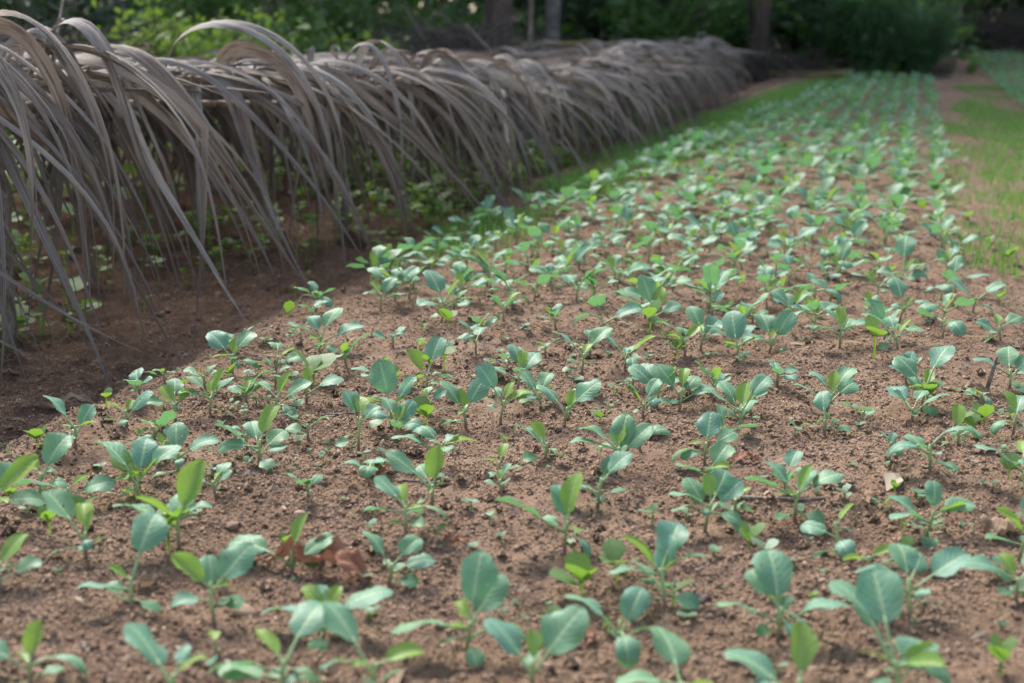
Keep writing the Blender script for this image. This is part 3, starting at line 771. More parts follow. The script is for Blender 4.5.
# rows further up the bed
NEAR_MAX = max(p[2] for p in PL)
HAND = [(p[1], p[2]) for p in PL]
rows = [-1.17, -1.04, -.91, -.78, -.65, -.52, -.40, -.28, -.16, -.04, .09]
q = random.Random(77)
for ri, rx in enumerate(rows):
    yy = 2.55 + q.uniform(0, .2)
    while yy < 15.0:
        x_ = rx + q.uniform(-.028, .028); y_ = yy + q.uniform(-.05, .05)
        stepy = q.uniform(.072, .112) * (1.5 if ri == 10 else 1.0)
        yy += stepy
        if q.random() < .10: continue
        if x_ < -1.22 + max(0, min(y_ - 3.4, 1.5)) * .07 + max(0, y_ - 5.5) * .045: continue
        if min((x_ - a) ** 2 + (y_ - b_) ** 2 for a, b_ in HAND) < .085 ** 2: continue
        sz = q.uniform(.045, .071)
        if ri == 10: lab = 'small cabbage seedling in the outermost row beside the bare path'
        elif y_ < 4.2 and x_ < -.55: lab = 'small cabbage seedling in the crowded mid bed on the shelter side'
        elif y_ < 4.2: lab = 'small cabbage seedling in the mid bed on the path side, behind the front plants'
        elif y_ < 6.5: lab = 'small blurred cabbage seedling in the dense rows past the middle of the bed'
        else: lab = 'tiny blurred cabbage seedling in the far rows towards the trees'
        PL.append((math.hypot(x_, y_), x_, y_, lab, random_leaves(q, sz), sz * .7, q.randrange(10 ** 6)))
# smaller plants that fill the gaps between the front ones
tries = 0
q = random.Random(31)
cnt = 0
while cnt < 44 and tries < 3000:
    tries += 1
    x_, y_ = at(q.uniform(20, 1000), q.uniform(285, 500))
    if x_ < -1.2 or x_ > .16: continue
    if min((x_ - p[1]) ** 2 + (y_ - p[2]) ** 2 for p in PL) < .075 ** 2: continue
    sz = q.uniform(.03, .05); cnt += 1
    PL.append((math.hypot(x_, y_), x_, y_, 'small seedling filling a gap between the larger ones in the nearer half of the bed', random_leaves(q, sz), sz * .55, q.randrange(10 ** 6)))
# the second bed to the right
FAR = []
for rx in np.arange(.72, 1.9, .12):
    yy = 8.0 + q.uniform(0, .3)
    while yy < 21.5:
        FAR.append((0, rx + q.uniform(-.04, .04), yy, '', random_leaves(q, .055), .04, q.randrange(10 ** 6)))
        yy += q.uniform(.11, .18)
PL.sort(key=lambda p: p[0])
FAR += PL[300:]
PL = PL[:300]

for (d, x, y, lab, leaves, hgt, seed) in PL:
    q = random.Random(seed)
    e = tag(ob('cabbage_seedling', None), lab, 'seedling', GROUP)
    e.empty_display_size = .02
    e.location = (x, y, hz(x, y) - 0.001)
    e.rotation_euler = (R(q.uniform(-5, 5)), R(q.uniform(-5, 5)), 0)
    for me, mx, nm in plant_parts(leaves, hgt, q):
        o = ob(nm, me, e); o.matrix_local = mx

# seedlings beyond the first three hundred: one mass
def simple_leaf(k):
    """light leaf for the far rows: 3 x 3 points"""
    return k


fv, ft, fmats = {'m': [], 'y': []}, {'m': [], 'y': []}, {}
for (d, x, y, lab, leaves, hgt, seed) in FAR:
    q = random.Random(seed); z = hz(x, y)
    for L in leaves:
        kind = 'y' if L[0] == 'y' else 'm'
        a = R(L[1]); e_ = R(L[2]); ln = L[3] * 1.15
        dirv = np.array([math.cos(a) * math.cos(e_), math.sin(a) * math.cos(e_), math.sin(e_)])
        sd = np.array([-math.sin(a), math.cos(a), 0]); up = np.cross(sd, dirv) * -1
        p0 = np.array([x, y, z + hgt * .7])
        wv = ln * (.34 if kind == 'm' else .26)
        pts = []
        for t, ww, dz in ((.28, .25, 0), (.6, 1., .0), (.95, .95, -.08), (1.3, .3, -.25)):
            c = p0 + dirv * ln * t + np.array([0, 0, dz * ln])
            pts += [c - sd * wv * ww + up * ln * .08 * ww, c, c + sd * wv * ww + up * ln * .08 * ww]
        fv[kind].append(pts); ft[kind].append(q.random())
    # stem as a leaf-thin three-sided post
fq = [(i * 3 + j, i * 3 + j + 1, i * 3 + j + 4, i * 3 + j + 3) for i in range(3) for j in range(2)]
uv12 = [(j / 2, t) for t in (0, .35, .7, 1) for j in range(3)]
VV = np.array(fv['m'] + fv['y']); TT = np.array(ft['m'] + ft['y'])
me = quads_mesh('far_seedlings', VV, 12, M['mature'], TT, fq, True, uv12)
me.materials.append(M['young'])
mi = np.zeros(len(me.polygons), np.int32); mi[len(fv['m']) * 6:] = 1
me.polygons.foreach_set('material_index', mi)
tag(ob('far_seedlings', me), 'mass of far blue green seedlings at the end of the bed and in the next bed', 'seedlings', kind='stuff')


# ------------------------------------------------------------------ weeds and grass
def blades(name, x, y, hmin, hmax, wid, m, label, cat, spread=0.6):
    n = len(x)
    z = height(x, y)
    a = nr.uniform(0, 6.283, n); hh = nr.uniform(hmin, hmax, n); ln = nr.uniform(.1, spread, n)
    d = np.stack([np.cos(a), np.sin(a), np.zeros(n)], -1); s = np.stack([-np.sin(a), np.cos(a), np.zeros(n)], -1) * wid * nr.uniform(.7, 1.3, n)[:, None]
    p = np.stack([x, y, z - .003], -1)
    m1 = p + d * (hh * ln * .35)[:, None]; m1[:, 2] += hh * .6
    t1 = p + d * (hh * ln)[:, None]; t1[:, 2] += hh * (1 - .25 * ln)
    V = np.stack([p - s, p + s, m1 + s * .8, m1 - s * .8, t1 + s * .12, t1 - s * .12], 1)
    me = quads_mesh(name, V, 6, m, nr.random(n), [(0, 1, 2, 3), (3, 2, 4, 5)], True)
    return tag(ob(name, me), label, cat, kind='stuff')


# grass strip along the trench side of the bed
n = 46000
y = 3.3 + 11.2 * nr.random(n) ** .8; x = -np.abs(nr.normal(0, .06, n)) - .0 * y + nr.uniform(-.20, .12, n) * sstep(4, 7, y) + -1.17 + np.clip(y - 3.4, 0, 1.5) * .05 + np.clip(y - 5.5, 0, 20) * .045 + nr.normal(0, .075, n)
k = (vnoise(x * 3, y * 3, 31) + nr.normal(0, .15, n) + .08 * np.clip(y - 4, 0, 3)) > -.1
blades('grass', x[k], y[k], .015, .05, .0016, M['grass'], 'short green grass strip along the shelter side of the bed', 'grass')
# grass patch on the path at the right
n = 42000
y = nr.uniform(3.6, 13.5, n); x = nr.uniform(.12, 1.2, n)
cov = 1.25 * vnoise(x * 3.2, y * 1.6, 33) + .5 * vnoise(x * 7, y * 7, 34) + nr.normal(0, .2, n)
k = (cov + .75 * sstep(.20, .38, x) * sstep(4.3, 5.6, y) - .60 * sstep(8.6, 11, y) > .10)
blades('grass', x[k], y[k], .012, .045, .0018, M['grass'], 'low green grass patch beside the right edge of the bed', 'grass')
# thin grass among the rows further up
n = 5000
y = nr.uniform(3.2, 13, n); x = nr.uniform(-1.1, .05, n)
k = (vnoise(x * 2.5, y * 2.0, 35) + nr.normal(0, .1, n)) > .17
blades('grass', x[k], y[k], .012, .035, .0016, M['grass'], 'thin green grass sprouting between the rows', 'grass')


# small broad-leaved weeds: pairs of leaves on a short stalk
def weeds(name, x, y, size, m, label, nl=4, lift=0.5, elv=(.05, .7)):
    P = []; T = []
    z = height(x, y)
    for i in range(len(x)):
        s = size * math.exp(nr.normal(0, .4)); a0 = nr.uniform(0, 6.28)
        hh = s * lift * nr.uniform(.5, 1.6)
        for j in range(nl if nr.random() < .5 else 2):
            a = a0 + j * (math.pi if nl == 2 else 2.4); e_ = nr.uniform(*elv)
            dv = np.array([math.cos(a) * math.cos(e_), math.sin(a) * math.cos(e_), math.sin(e_)])
            sd = np.array([-math.sin(a), math.cos(a), nr.uniform(-.3, .3)])
            p0 = np.array([x[i], y[i], z[i] + hh * (1 + .3 * (j // 2)) + .001])
            ln = s * nr.uniform(.7, 1.2)
            pts = []
            for t, ww, dz in ((.02, .08, 0), (.4, .42, .02), (.75, .36, -.03), (1., .04, -.10)):
                c = p0 + dv * ln * t + np.array([0, 0, dz * ln])
                pts += [c - sd * ln * ww + [0, 0, ln * .06 * ww], c, c + sd * ln * ww + [0, 0, ln * .06 * ww]]
            P.append(pts); T.append(nr.random())
        # stalk
        c = np.array([x[i], y[i], z[i]]); t = .0009 + s * .02
        pts = []
        for k_ in range(4):
            cc = c + np.array([0, 0, hh * 1.05 * k_ / 3 - .002 * (k_ == 0)])
            pts += [cc + [-t, 0, 0], cc + [0, -t, 0], cc + [t, 0, 0]]
        P.append(pts); T.append(.5)
    me = quads_mesh(name, np.array(P), 12, m, np.array(T), fq, True, uv12)
    return tag(ob(name, me), label, 'weeds', kind='stuff')


n = 1500
y = 1.25 * (6.5 / 1.25) ** nr.random(n); x = nr.uniform(-1.25, .35, n)
k = in_view(x, y) & (vnoise(x * 4, y * 4, 41) + nr.normal(0, .2, n) > .08)
weeds('weed_sprouts', x[k], y[k], .0085, M['cotyledon'], 'tiny pale green weed sprouts dotted over the soil')
n = 500
y = 1.3 * (6 / 1.3) ** nr.random(n); x = nr.uniform(-1.25, .35, n)
k = in_view(x, y) & (vnoise(x * 5, y * 5, 42) + nr.normal(0, .2, n) > .16)
weeds('weed_tufts', x[k], y[k], .020, M['weed'], 'small yellow green weed tufts growing between the seedlings', 4, .5, (.4, 1.2))
# undergrowth in and beyond the shelter
n = 14000
y = nr.uniform(2.4, 10, n); x = -1.42 - 4.8 * nr.random(n) ** 1.3
k = in_view(x, y, 60) & (vnoise(x * 2, y * 2, 43) + nr.normal(0, .15, n) + .25 * sstep(-1.5, -2.8, x) > .10)
weeds('undergrowth', x[k], y[k], .028, M['under'], 'low green undergrowth growing under and behind the dry frond shelter', 4, 1.2, (-.1, .8))


def flakes():
    n = 4200
    y = .9 * (7 / .9) ** nr.random(n); x = nr.uniform(-1.9, .6, n); k = in_view(x, y) & (vnoise(x * 3, y * 3, 71) + nr.normal(0, .2, n) > .0); x, y = x[k], y[k]; n = len(x)
    L = .0045 * np.exp(nr.normal(0, .6, n)); wv = L * np.where(nr.random(n) < .5, .09, .35); a = nr.uniform(0, 6.28, n)
    d = np.stack([np.cos(a), np.sin(a), nr.normal(0, .2, n)], -1) * L[:, None]; s_ = np.stack([-np.sin(a), np.cos(a), nr.normal(0, .3, n)], -1) * wv[:, None]
    p = np.stack([x, y, height(x, y) + .003], -1); c_ = np.zeros((n, 3)); c_[:, 2] = L * .2
    V = np.stack([p - d, p + s_ + c_, p + d, p - s_ + c_], 1)
    tag(ob('soil_litter', quads_mesh('soil_litter', V, 4, M['straw'], nr.random(n), [(0, 1, 2), (0, 2, 3)])), 'scraps of straw and dry leaf scattered over the soil', 'litter', kind='stuff')


M['straw'] = foliage_mat('straw', (0.16, 0.10, 0.06), (0.46, 0.37, 0.26), (0.2, 0.15, 0.1), 0.1, 0.8)
flakes()
# ------------------------------------------------------------------ dead leaves, twigs, stones
def dead_leaf(px, py, L, wd, az, m, label, seed, curl=.6, arch=.25, lift=.004):
    q = random.Random(seed); x, y = at(px, py)
    na, nb = 13, 26
    V = []; UV = []
    ph = q.uniform(0, 6)
    for i in range(nb):
        t = i / (nb - 1)
        w_ = wd / 2 * max(0.02, math.sin(math.pi * (t * .97 + .015)) ** .7)
        if t < .12: w_ *= .25 + t * 5
        w_ *= 1 + .12 * math.sin(13 * t + ph) * math.sin(29 * t)
        cx = (t - .5) * L
        cz = arch * L * math.sin(math.pi * t) ** 1.2 + .07 * L * math.sin(9 * t + ph)
        cu = curl * (1 + .6 * math.sin(4 * t + ph))
        for j in range(na):
            u = j / (na - 1) * 2 - 1
            a = u * cu * 1.6
            yy = math.sin(a) / max(cu * 1.6, .1) * w_; zz = (1 - math.cos(a)) / max(cu * 1.6, .1) * w_
            yy += .06 * wd * math.sin(5 * t + u + ph)
            wv = .09 * wd * math.sin(17 * t + 4 * u + ph) * abs(u) + .05 * wd * math.sin(31 * t - 6 * u) * (.4 + abs(u)) + .02 * wd * abs(math.sin(26 * t - 5 * abs(u)))
            V.append((cx, yy, cz + zz + wv)); UV.append((u * .5 + .5, t))
    V = np.array(V); V[:, 2] -= V[:, 2].min() - .001
    b = MB(); Fc = [(i * na + j, i * na + j + 1, (i + 1) * na + j + 1, (i + 1) * na + j) for i in range(nb - 1) for j in range(na - 1)]
    b.add(V, Fc, UV, .25 + .3 * np.abs(np.sin(np.array(UV)[:, 1] * 9)))
    st = tube([(-.5 * L, 0, V[0, 2] + .001), (-.56 * L, .003, V[0, 2] + .003), (-.66 * L, .008, max(.003, V[0, 2] - .004))], .0014, 5)
    b.add(st[0], st[1])
    o = ob('dead_leaf', b.mesh('dead_leaf', m)); o.location = (x, y, hz(x, y) - lift + .003)
    o.rotation_euler = (R(q.uniform(-10, 10)), R(q.uniform(-6, 6)), R(az) + YAW)
    tag(o, label, 'dead leaf', 'dead leaves lying on the bed')
    return o


dead_leaf(318, 568, .120, .058, -10, M['dead_brown'], 'large curled reddish brown dead leaf lying behind the front left seedlings', 1, .75, .20)
dead_leaf(384, 473, .035, .030, 60, M['dead_brown'], 'small dark brown curled dead leaf beside a broad-leaved seedling, middle of the bed', 2, .7, .25)
dead_leaf(650, 440, .058, .026, 10, M['dead_grey'], 'flat grey dead leaf lying behind the ringed yellow bud seedling', 3, .3, .08)
dead_leaf(1000, 530, .066, .052, 65, M['dead_tan'], 'crumpled tan dead leaf on bare soil near the right edge', 4, .45, .10)
dead_leaf(972, 398, .070, .026, -24, M['dead_tan'], 'long curled tan dead leaf by the twig at the right edge', 5, .6, .12)
dead_leaf(682, 396, .060, .036, 40, M['dead_tan'], 'pale pinkish dead leaf tucked under the seedlings, right of the middle', 6, .4, .14)
dead_leaf(832, 284, .075, .030, 105, M['dead_grey'], 'narrow pale grey dead leaf lying between the upper right rows', 7, .4, .06)
dead_leaf(60, 420 - 60, .12, .03, 15, M['dead_tan'], 'long dry leaf scrap lying in the trench at the left', 8, .5, .08)
dead_leaf(305, 300, .10, .022, 4, M['dead_tan'], 'pale dry leaf strip lying flat in the trench under the hanging leaflets', 9, .3, .03)


def twig(px, py, L, r, az, label, seed, m='stick', name='twig', tilt=0, fork=True):
    q = random.Random(seed); x, y = at(px, py); b = MB()
    pts = []; a = 0; p = np.array([-L / 2, 0, 0.])
    n = 9
    for i in range(n):
        pts.append(p.copy()); a += q.uniform(-.16, .16)
        p = p + np.array([math.cos(a), math.sin(a), q.uniform(-.08, .08)]) * L / (n - 1)
    v, f = tube(pts, [r * (1 - .5 * i / n) * q.uniform(.9, 1.1) for i in range(n)], 6); b.add(v, f)
    if fork:
        s = pts[5]; v, f = tube([s, s + [L * .09, L * .07, .003], s + [L * .17, L * .11, .006]], [r * .6, r * .45, r * .2], 5); b.add(v, f)
    o = ob(name, b.mesh(name, M[m])); o.location = (x, y, hz(x, y) + r * .8)
    o.rotation_euler = (0, R(-tilt), R(az) + YAW)
    return tag(o, label, 'twig', 'dry twigs lying on the soil')


twig(425, 482, .075, .0022, -8, 'thin dark twig lying behind the left-reaching seedling, middle of the bed', 1)
twig(760, 507, .16, .0042, -14, 'long weathered stick lying under the right-hand seedlings', 2)
twig(800, 540, .07, .0028, -2, 'short dark twig lying in front of the long weathered stick', 3)
twig(905, 447, .06, .0020, -35, 'thin pale twig lying left of the wilting seedling', 4)
twig(1012, 462, .06, .0030, -8, 'short stout pale twig at the right edge', 5)
twig(100, 548, .05, .0014, 12, 'fine straw-like twig on the soil at the left front', 6, fork=False)
twig(200, 540, .05, .0018, -16, 'thin tan twig crossing behind the bushy left seedling', 7, fork=False)
twig(88, 650, .025, .0026, -50, 'stubby dark twig on bare soil, bottom left', 8, fork=False)
twig(980, 238, .16, .0030, 2, 'pale thin stick lying across the edge row by the path', 9)
twig(325, 412, .11, .0022, 4, 'dark thin twig lying beside the low pale seedling', 10)
tw = twig(988, 392, .075, .0042, 100, 'short broken stick standing upright in the soil near the right edge', 13, fork=False)
tw.rotation_euler = (0, R(-84), R(30)); tw.location.z += .02


def stone(px, py, r, label, seed):
    q = np.random.default_rng(seed); x, y = at(px, py)
    n = 11; m_ = 16; V = []; Fc = []
    for i in range(n + 1):
        th = math.pi * i / n
        for j in range(m_):
            ph = 2 * math.pi * j / m_
            d = np.array([math.sin(th) * math.cos(ph), math.sin(th) * math.sin(ph), math.cos(th)])
            k = 1 + .35 * float(vnoise(d[0] * 1.4 + seed * 3.1, d[1] * 1.4 + d[2] * 1.9, seed)) + .12 * float(vnoise(d[0] * 4 + seed, d[1] * 4 - d[2] * 4, seed + 5))
            V.append(d * k * r * [1.25, .95, .62])
    for i in range(n):
        for j in range(m_):
            Fc.append((i * m_ + j, (i + 1) * m_ + j, (i + 1) * m_ + (j + 1) % m_, i * m_ + (j + 1) % m_))
    b = MB(); b.add(V, Fc, tint=float(q.random()))
    o = ob('stone', b.mesh('stone', M['clod'])); o.location = (x, y, hz(x, y) + r * .2); o.rotation_euler.z = q.uniform(0, 6)
    tag(o, label, 'stone', 'small stones and hard clods on the soil')


stone(240, 602, .016, 'rounded brown clod on bare soil below the curled brown dead leaf', 1)
stone(232, 526, .008, 'small greyish stone on the soil left of the broad-leaved seedling', 2)
stone(870, 500, .008, 'small pale stone on bare soil right of the lone stalk', 3)
stone(300, 515, .007, 'small dark clod right of the greyish stone, left front', 4)
stone(868, 588, .007, 'dark round pellet beside the tiny yellow seedling', 5)
stone(828, 547, .006, 'dark pellet at the foot of the lone reddish stalk', 6)

for a in [
 (520, 590, .030, .014, 20, 'dead_tan', 'tiny curled tan leaf scrap between the two front centre seedlings', 21),
 (590, 622, .026, .016, 100, 'dead_brown', 'small brown leaf scrap behind the front centre seedling', 22),
 (880, 640, .032, .016, -40, 'dead_tan', 'little tan leaf scrap left of the crowded bottom right seedling', 23),
 (250, 480, .030, .014, 30, 'dead_grey', 'small grey leaf scrap on open soil, left of middle', 24),
 (700, 590, .028, .013, 70, 'dead_grey', 'small grey leaf scrap right of the many-leaved seedling', 25),
 (985, 460, .045, .018, 15, 'dead_tan', 'narrow tan dead leaf under the drooping tip at right', 26),
 (930, 250, .060, .024, -10, 'dead_grey', 'grey dead leaf on the bare strip beside the edge row', 27),
]: dead_leaf(a[0], a[1], a[2], a[3], a[4], M[a[5]], a[6], a[7], .25, .10, .002)

for a in [
 (150, 585, .045, .020, 35, 'dead_tan', 'dry tan dead leaf on bare soil between the two front left stalks', 31),
 (455, 545, .040, .020, -25, 'dead_brown', 'brown dead leaf lying left of the centre seedling', 32),
 (745, 465, .045, .018, 10, 'dead_brown', 'slender brown dead leaf on open soil right of centre', 33),
 (940, 570, .045, .022, -15, 'dead_brown', 'brown dead leaf on bare soil below the tan one at right', 34),
 (235, 395, .060, .022, 20, 'dead_tan', 'tan dead leaf on the trench edge at left', 35),
]: dead_leaf(a[0], a[1], a[2], a[3], a[4], M[a[5]], a[6], a[7], .5, .12, .002)


# ------------------------------------------------------------------ shelter of dry palm fronds on a stick frame
def edge_x(y): return float(np.interp(y, [0, 2.0, 2.7, 3.9, 6, 8, 11, 13], [-2.05, -1.90, -1.76, -1.57, -1.48, -1.52, -1.64, -1.75]))
def edge_z(y): return float(np.interp(y, [0, 2.4, 3.4, 6, 9, 13], [.42, .42, .39, .325, .315, .40]))


sf = tag(ob('shade_frame', None), 'low frame of weathered sticks holding up the dry palm fronds', 'frame')
sf.location = (-2.2, 2, hz(-2.2, 2))
base = Vector(sf.location)
q = random.Random(8)
for px_ in (0.0, -.75, -1.45):
    yy = 1.3
    while yy < 11.4:
        x_ = edge_x(yy) + px_ - .04 + q.uniform(-.05, .05); z0 = hz(x_, yy) - .04; z1 = edge_z(yy) + .01
        pts = [(x_ + q.uniform(-.012, .012) - base.x, yy + q.uniform(-.012, .012) - base.y, z0 + (z1 - z0) * i / 6 - base.z) for i in range(7)]
        b = MB(); v, f = tube(pts, [q.uniform(.011, .016) for _ in range(7)], 7); b.add(v, f)
        ob('post', b.mesh('post', M['stick']), sf)
        yy += q.uniform(1.1, 1.5)
    yy = .9
    while yy < 10.0:
        l_ = q.uniform(2.4, 3.0); pts = []
        for i in range(13):
            t = yy - .15 + (l_ + .3) * i / 12
            pts.append((edge_x(t) + px_ - .05 + q.uniform(-.008, .008) - base.x, t - base.y, edge_z(t) - .005 + .012 * math.sin(i) + q.uniform(-.004, .004) - base.z))
        b = MB(); v, f = tube(pts, [.013 - .0004 * i for i in range(13)], 7); b.add(v, f)
        ob('rail', b.mesh('rail', M['rachis']), sf)
        yy += l_


def ribbon(P, wd, fold, tw0, tw1, side, seed, n=20, kink=None):
    """leaflet along the points of P (4 control points of a cubic): a folded strip, 5 points across"""
    q = random.Random(seed); P = np.asarray(P, float)
    t = np.linspace(0, 1, n)[:, None]
    C = (1 - t) ** 3 * P[0] + 3 * (1 - t) ** 2 * t * P[1] + 3 * (1 - t) * t * t * P[2] + t ** 3 * P[3]
    kk = q.uniform(6, 12); ph = q.uniform(0, 6)
    C[:, 0] += q.uniform(.004, .018) * np.sin(t[:, 0] * kk + ph) * t[:, 0]; C[:, 1] += q.uniform(.006, .028) * np.sin(t[:, 0] * kk * .7 + ph * 2) * t[:, 0]
    if kink is not None:   # a sharp bend where the dry blade has broken
        k0 = int(kink[0] * n); ln_ = np.linalg.norm(C[-1] - C[k0]); base_ = C[k0].copy()
        C[k0:] = base_ + np.linspace(0, 1, n - k0)[:, None] * np.asarray(kink[1]) * ln_ + (C[k0:] - base_) * .35
    T = np.gradient(C, axis=0); T /= np.linalg.norm(T, axis=1)[:, None] + 1e-9
    V = []; UV = []
    for i in range(n):
        tt = i / (n - 1)
        s = side - T[i] * np.dot(side, T[i]); s /= np.linalg.norm(s) + 1e-9
        nn = np.cross(T[i], s)
        a = tw0 + (tw1 - tw0) * tt
        s, nn = s * math.cos(a) + nn * math.sin(a), nn * math.cos(a) - s * math.sin(a)
        w_ = wd / 2 * 1.18 * min(1, .35 + tt * 3.2) * (1 - tt ** 3.2 * .97)
        w_ *= 1 + .06 * math.sin(tt * 23 + ph)
        fo = fold * (.7 + .5 * math.sin(tt * 5 + ph)) + .9 * tt ** 3
        for j, u in enumerate((-1, -.5, 0, .5, 1)):
            V.append(C[i] + s * u * w_ * math.cos(fo * .8) + nn * (abs(u) ** 1.2) * w_ * -math.sin(fo) + nn * .05 * w_ * math.sin(8 * tt + u * 3 + ph))
            UV.append((u * .5 + .5, tt * 3 + seed % 17))
    Fc = [(i * 5 + j, i * 5 + j + 1, i * 5 + j + 6, i * 5 + j + 5) for i in range(n - 1) for j in range(4)]
    return np.array(V), Fc, np.array(UV), np.clip(.15 + .55 * np.repeat(np.linspace(0, 1, n), 5) ** 2 + q.uniform(-.15, .25), 0, 1)  # darker toward the tip: shade of the lower part painted in


def front_frond(k, y0, length, label):
    q = random.Random(900 + k)
    slope = q.uniform(-.05, .05); dx0 = q.uniform(-.06, .05); zo = q.uniform(.0, .035)
    o = Vector((edge_x(y0) + dx0, y0, edge_z(y0) + zo + .016))
    root = tag(ob('dry_palm_frond', None), label, 'palm frond', 'dry palm fronds draped over the shelter edge')
    root.location = o; root.empty_display_size = .05
    def rp(t):
        yy = y0 + length * t
        return np.array([edge_x(yy) + dx0 + slope * length * t, yy, edge_z(yy) + zo + .016 + .03 * math.sin(3 * t + k)])
    ro = np.array(o)
    b = MB(); v, f = tube([rp(i / 14) - ro for i in range(15)], [.012 * (1 - .6 * i / 14) for i in range(15)], 7); b.add(v, f)
    ob('rachis', b.mesh('rachis', M['rachis']), root)
    near = y0 < 4.6
    nfr = int(length / (.037 if near else .042)); nbk = int(length / .085)
    mass = MB()
    if k == 1:   # long leaflets that reach the bank
        for y_, tx, ty, wd in ((1.95, 186, 374, .015), (1.75, 126, 390, .013), (2.25, 118, 340, .018), (2.05, 24, 372, .045), (2.12, 34, 366, .040), (1.98, 16, 380, .034), (2.9, 250, 342, .026), (3.3, 322, 306, .022)):
            p0 = rp((y_ - y0) / length); ex, ey = at(tx, ty, -.04)
            en = np.array([ex, ey, hz(ex, ey) + .006])
            if tx < 40: en = np.array([p0[0] + .10, p0[1] + .03, hz(p0[0] + .1, p0[1]) + .01])
            P = [p0, p0 * .8 + en * .2 + [0, 0, .10], p0 * .55 + en * .45 + [0, 0, -.10], en]
            if tx < 40: P = [p0, p0 + [.05, 0, .05], p0 + [.09, .01, -.10], en]
            v, f, uv, tn = ribbon([np.asarray(c) - ro for c in P], wd, .5, .1, q.uniform(-.6, .6), np.array([0, 1.0, 0]), 5000 + tx, n=24)
            b = MB(); b.add(v, f, uv, tn); ob('leaflet', b.mesh('leaflet', M['dry']), root)
    for i in range(nfr + nbk):
        front = i < nfr
        t = (i + q.random()) / nfr if front else (i - nfr + q.random()) / nbk
        t = min(t, 1)
        p0 = rp(t); yy = p0[1]
        far = min(max((yy - 2.4) / 4, 0), 1)
        sd = 17 * k + i
        kink = None; dark = 0.0
        if front:
            r = q.random()
            d = q.uniform(.14, .46) + (.12 if yy < 3.2 else 0) * q.random(); dy = q.gauss(.14, .16 + .10 * far) + .08 * far
            arch = q.uniform(.02, .09) * (1 - .45 * far)
            wd = q.uniform(.012, .032) if near else q.uniform(.014, .030)
            gx, gy = p0[0] + d, p0[1] + dy
            g = hz(gx, gy)
            zt = g + (abs(q.gauss(0, .05)) + .008 if q.random() < .88 else q.uniform(.06, .26))
            P2 = p0 + [d * q.uniform(.55, 1.0), dy * q.uniform(.3, .75), arch * .6 + .015]
            P1 = p0 + [d * .05, dy * .1, arch * 1.9]
            if r < (.20 if near else .12):      # broad loops standing above the edge
                arch = q.uniform(.08, .15) * (1 - .4 * far); P1 = p0 + [d * .0, dy * .1, arch * 1.9]; P2 = p0 + [d * .9, dy * .3, arch * 1.3]; gx = p0[0] + d * q.uniform(.4, .9)
                if near: wd = q.uniform(.022, .040); dark = -.25
            elif r < .36:    # broken blades
                kink = (q.uniform(.3, .7), (q.uniform(-.5, .7), q.uniform(-.6, .8), -q.uniform(.4, 1.1)))
            elif r < .56:    # inner blades hanging under the roof, its shade painted in by tint
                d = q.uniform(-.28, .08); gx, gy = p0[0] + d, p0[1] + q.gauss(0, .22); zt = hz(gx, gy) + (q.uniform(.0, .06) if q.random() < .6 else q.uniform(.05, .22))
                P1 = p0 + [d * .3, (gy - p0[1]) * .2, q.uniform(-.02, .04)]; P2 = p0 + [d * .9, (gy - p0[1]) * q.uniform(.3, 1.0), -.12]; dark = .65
            elif r < .66:    # long ones trailing along the edge
                gy = p0[1] + q.choice((1, 1, 1, -1)) * q.uniform(.25, .60); gx = p0[0] + q.uniform(.10, .38); zt = hz(gx, gy) + q.uniform(.005, .12)
                P1 = p0 + [.05, (gy - p0[1]) * .3, .05]; P2 = p0 + [(gx - p0[0]) * .6, (gy - p0[1]) * .7, -.02]
            P = [p0, P1, P2, [gx, gy, zt]]
            tw = q.uniform(-.7, .7), q.gauss(0, 1.6)
        else:
            d = -q.uniform(.2, .5); dy = q.uniform(-.25, .45)
            up = q.uniform(.0, .09) * (1 - .5 * far)
            P = [p0, p0 + [d * .2, dy * .2, up + .03], p0 + [d * .7, dy * .7, up * .7 + .02], p0 + [d, dy, q.uniform(-.04, .03)]]
            if q.random() < (.35 if near else .2):   # stands up, then flops over
                hh = q.uniform(.05, .12); dd = q.uniform(-.10, .14)
                P = [p0, p0 + [dd * .1, .01, hh], p0 + [dd * .8, .05, hh * 1.3], p0 + [dd * 1.6, .12, q.uniform(-.05, .06)]]
                if q.random() < .5: P[3] = p0 + [dd * 1.2, .04, hh * .95]   # broken off short
            wd = q.uniform(.012, .024); tw = q.uniform(-.4, .4), q.gauss(0, .9)
        P = [np.asarray(p_) - ro for p_ in P]
        n_ = 22 if near else 14
        pieces = [ribbon(P, wd, q.uniform(.1, .9), *tw, np.array([0, 1.0, 0]), sd, n_, kink)]
        if front and q.random() < .45:   # blade split along its length
            off = np.array([q.uniform(-.02, .03), q.uniform(-.10, .10), q.uniform(0, .04)])
            pieces.append(ribbon([P[0], P[1] + off * .1, P[2] + off * .6, P[3] + off], wd * .5, q.uniform(.1, .6), tw[0], tw[1] + .5, np.array([0, 1.0, 0]), sd + 7777, n_))
        b = MB() if y0 < 7.0 else mass
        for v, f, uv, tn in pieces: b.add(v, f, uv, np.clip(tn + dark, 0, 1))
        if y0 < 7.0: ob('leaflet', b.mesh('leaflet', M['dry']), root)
    if mass.n: ob('leaflets', mass.mesh('leaflets', M['dry']), root)


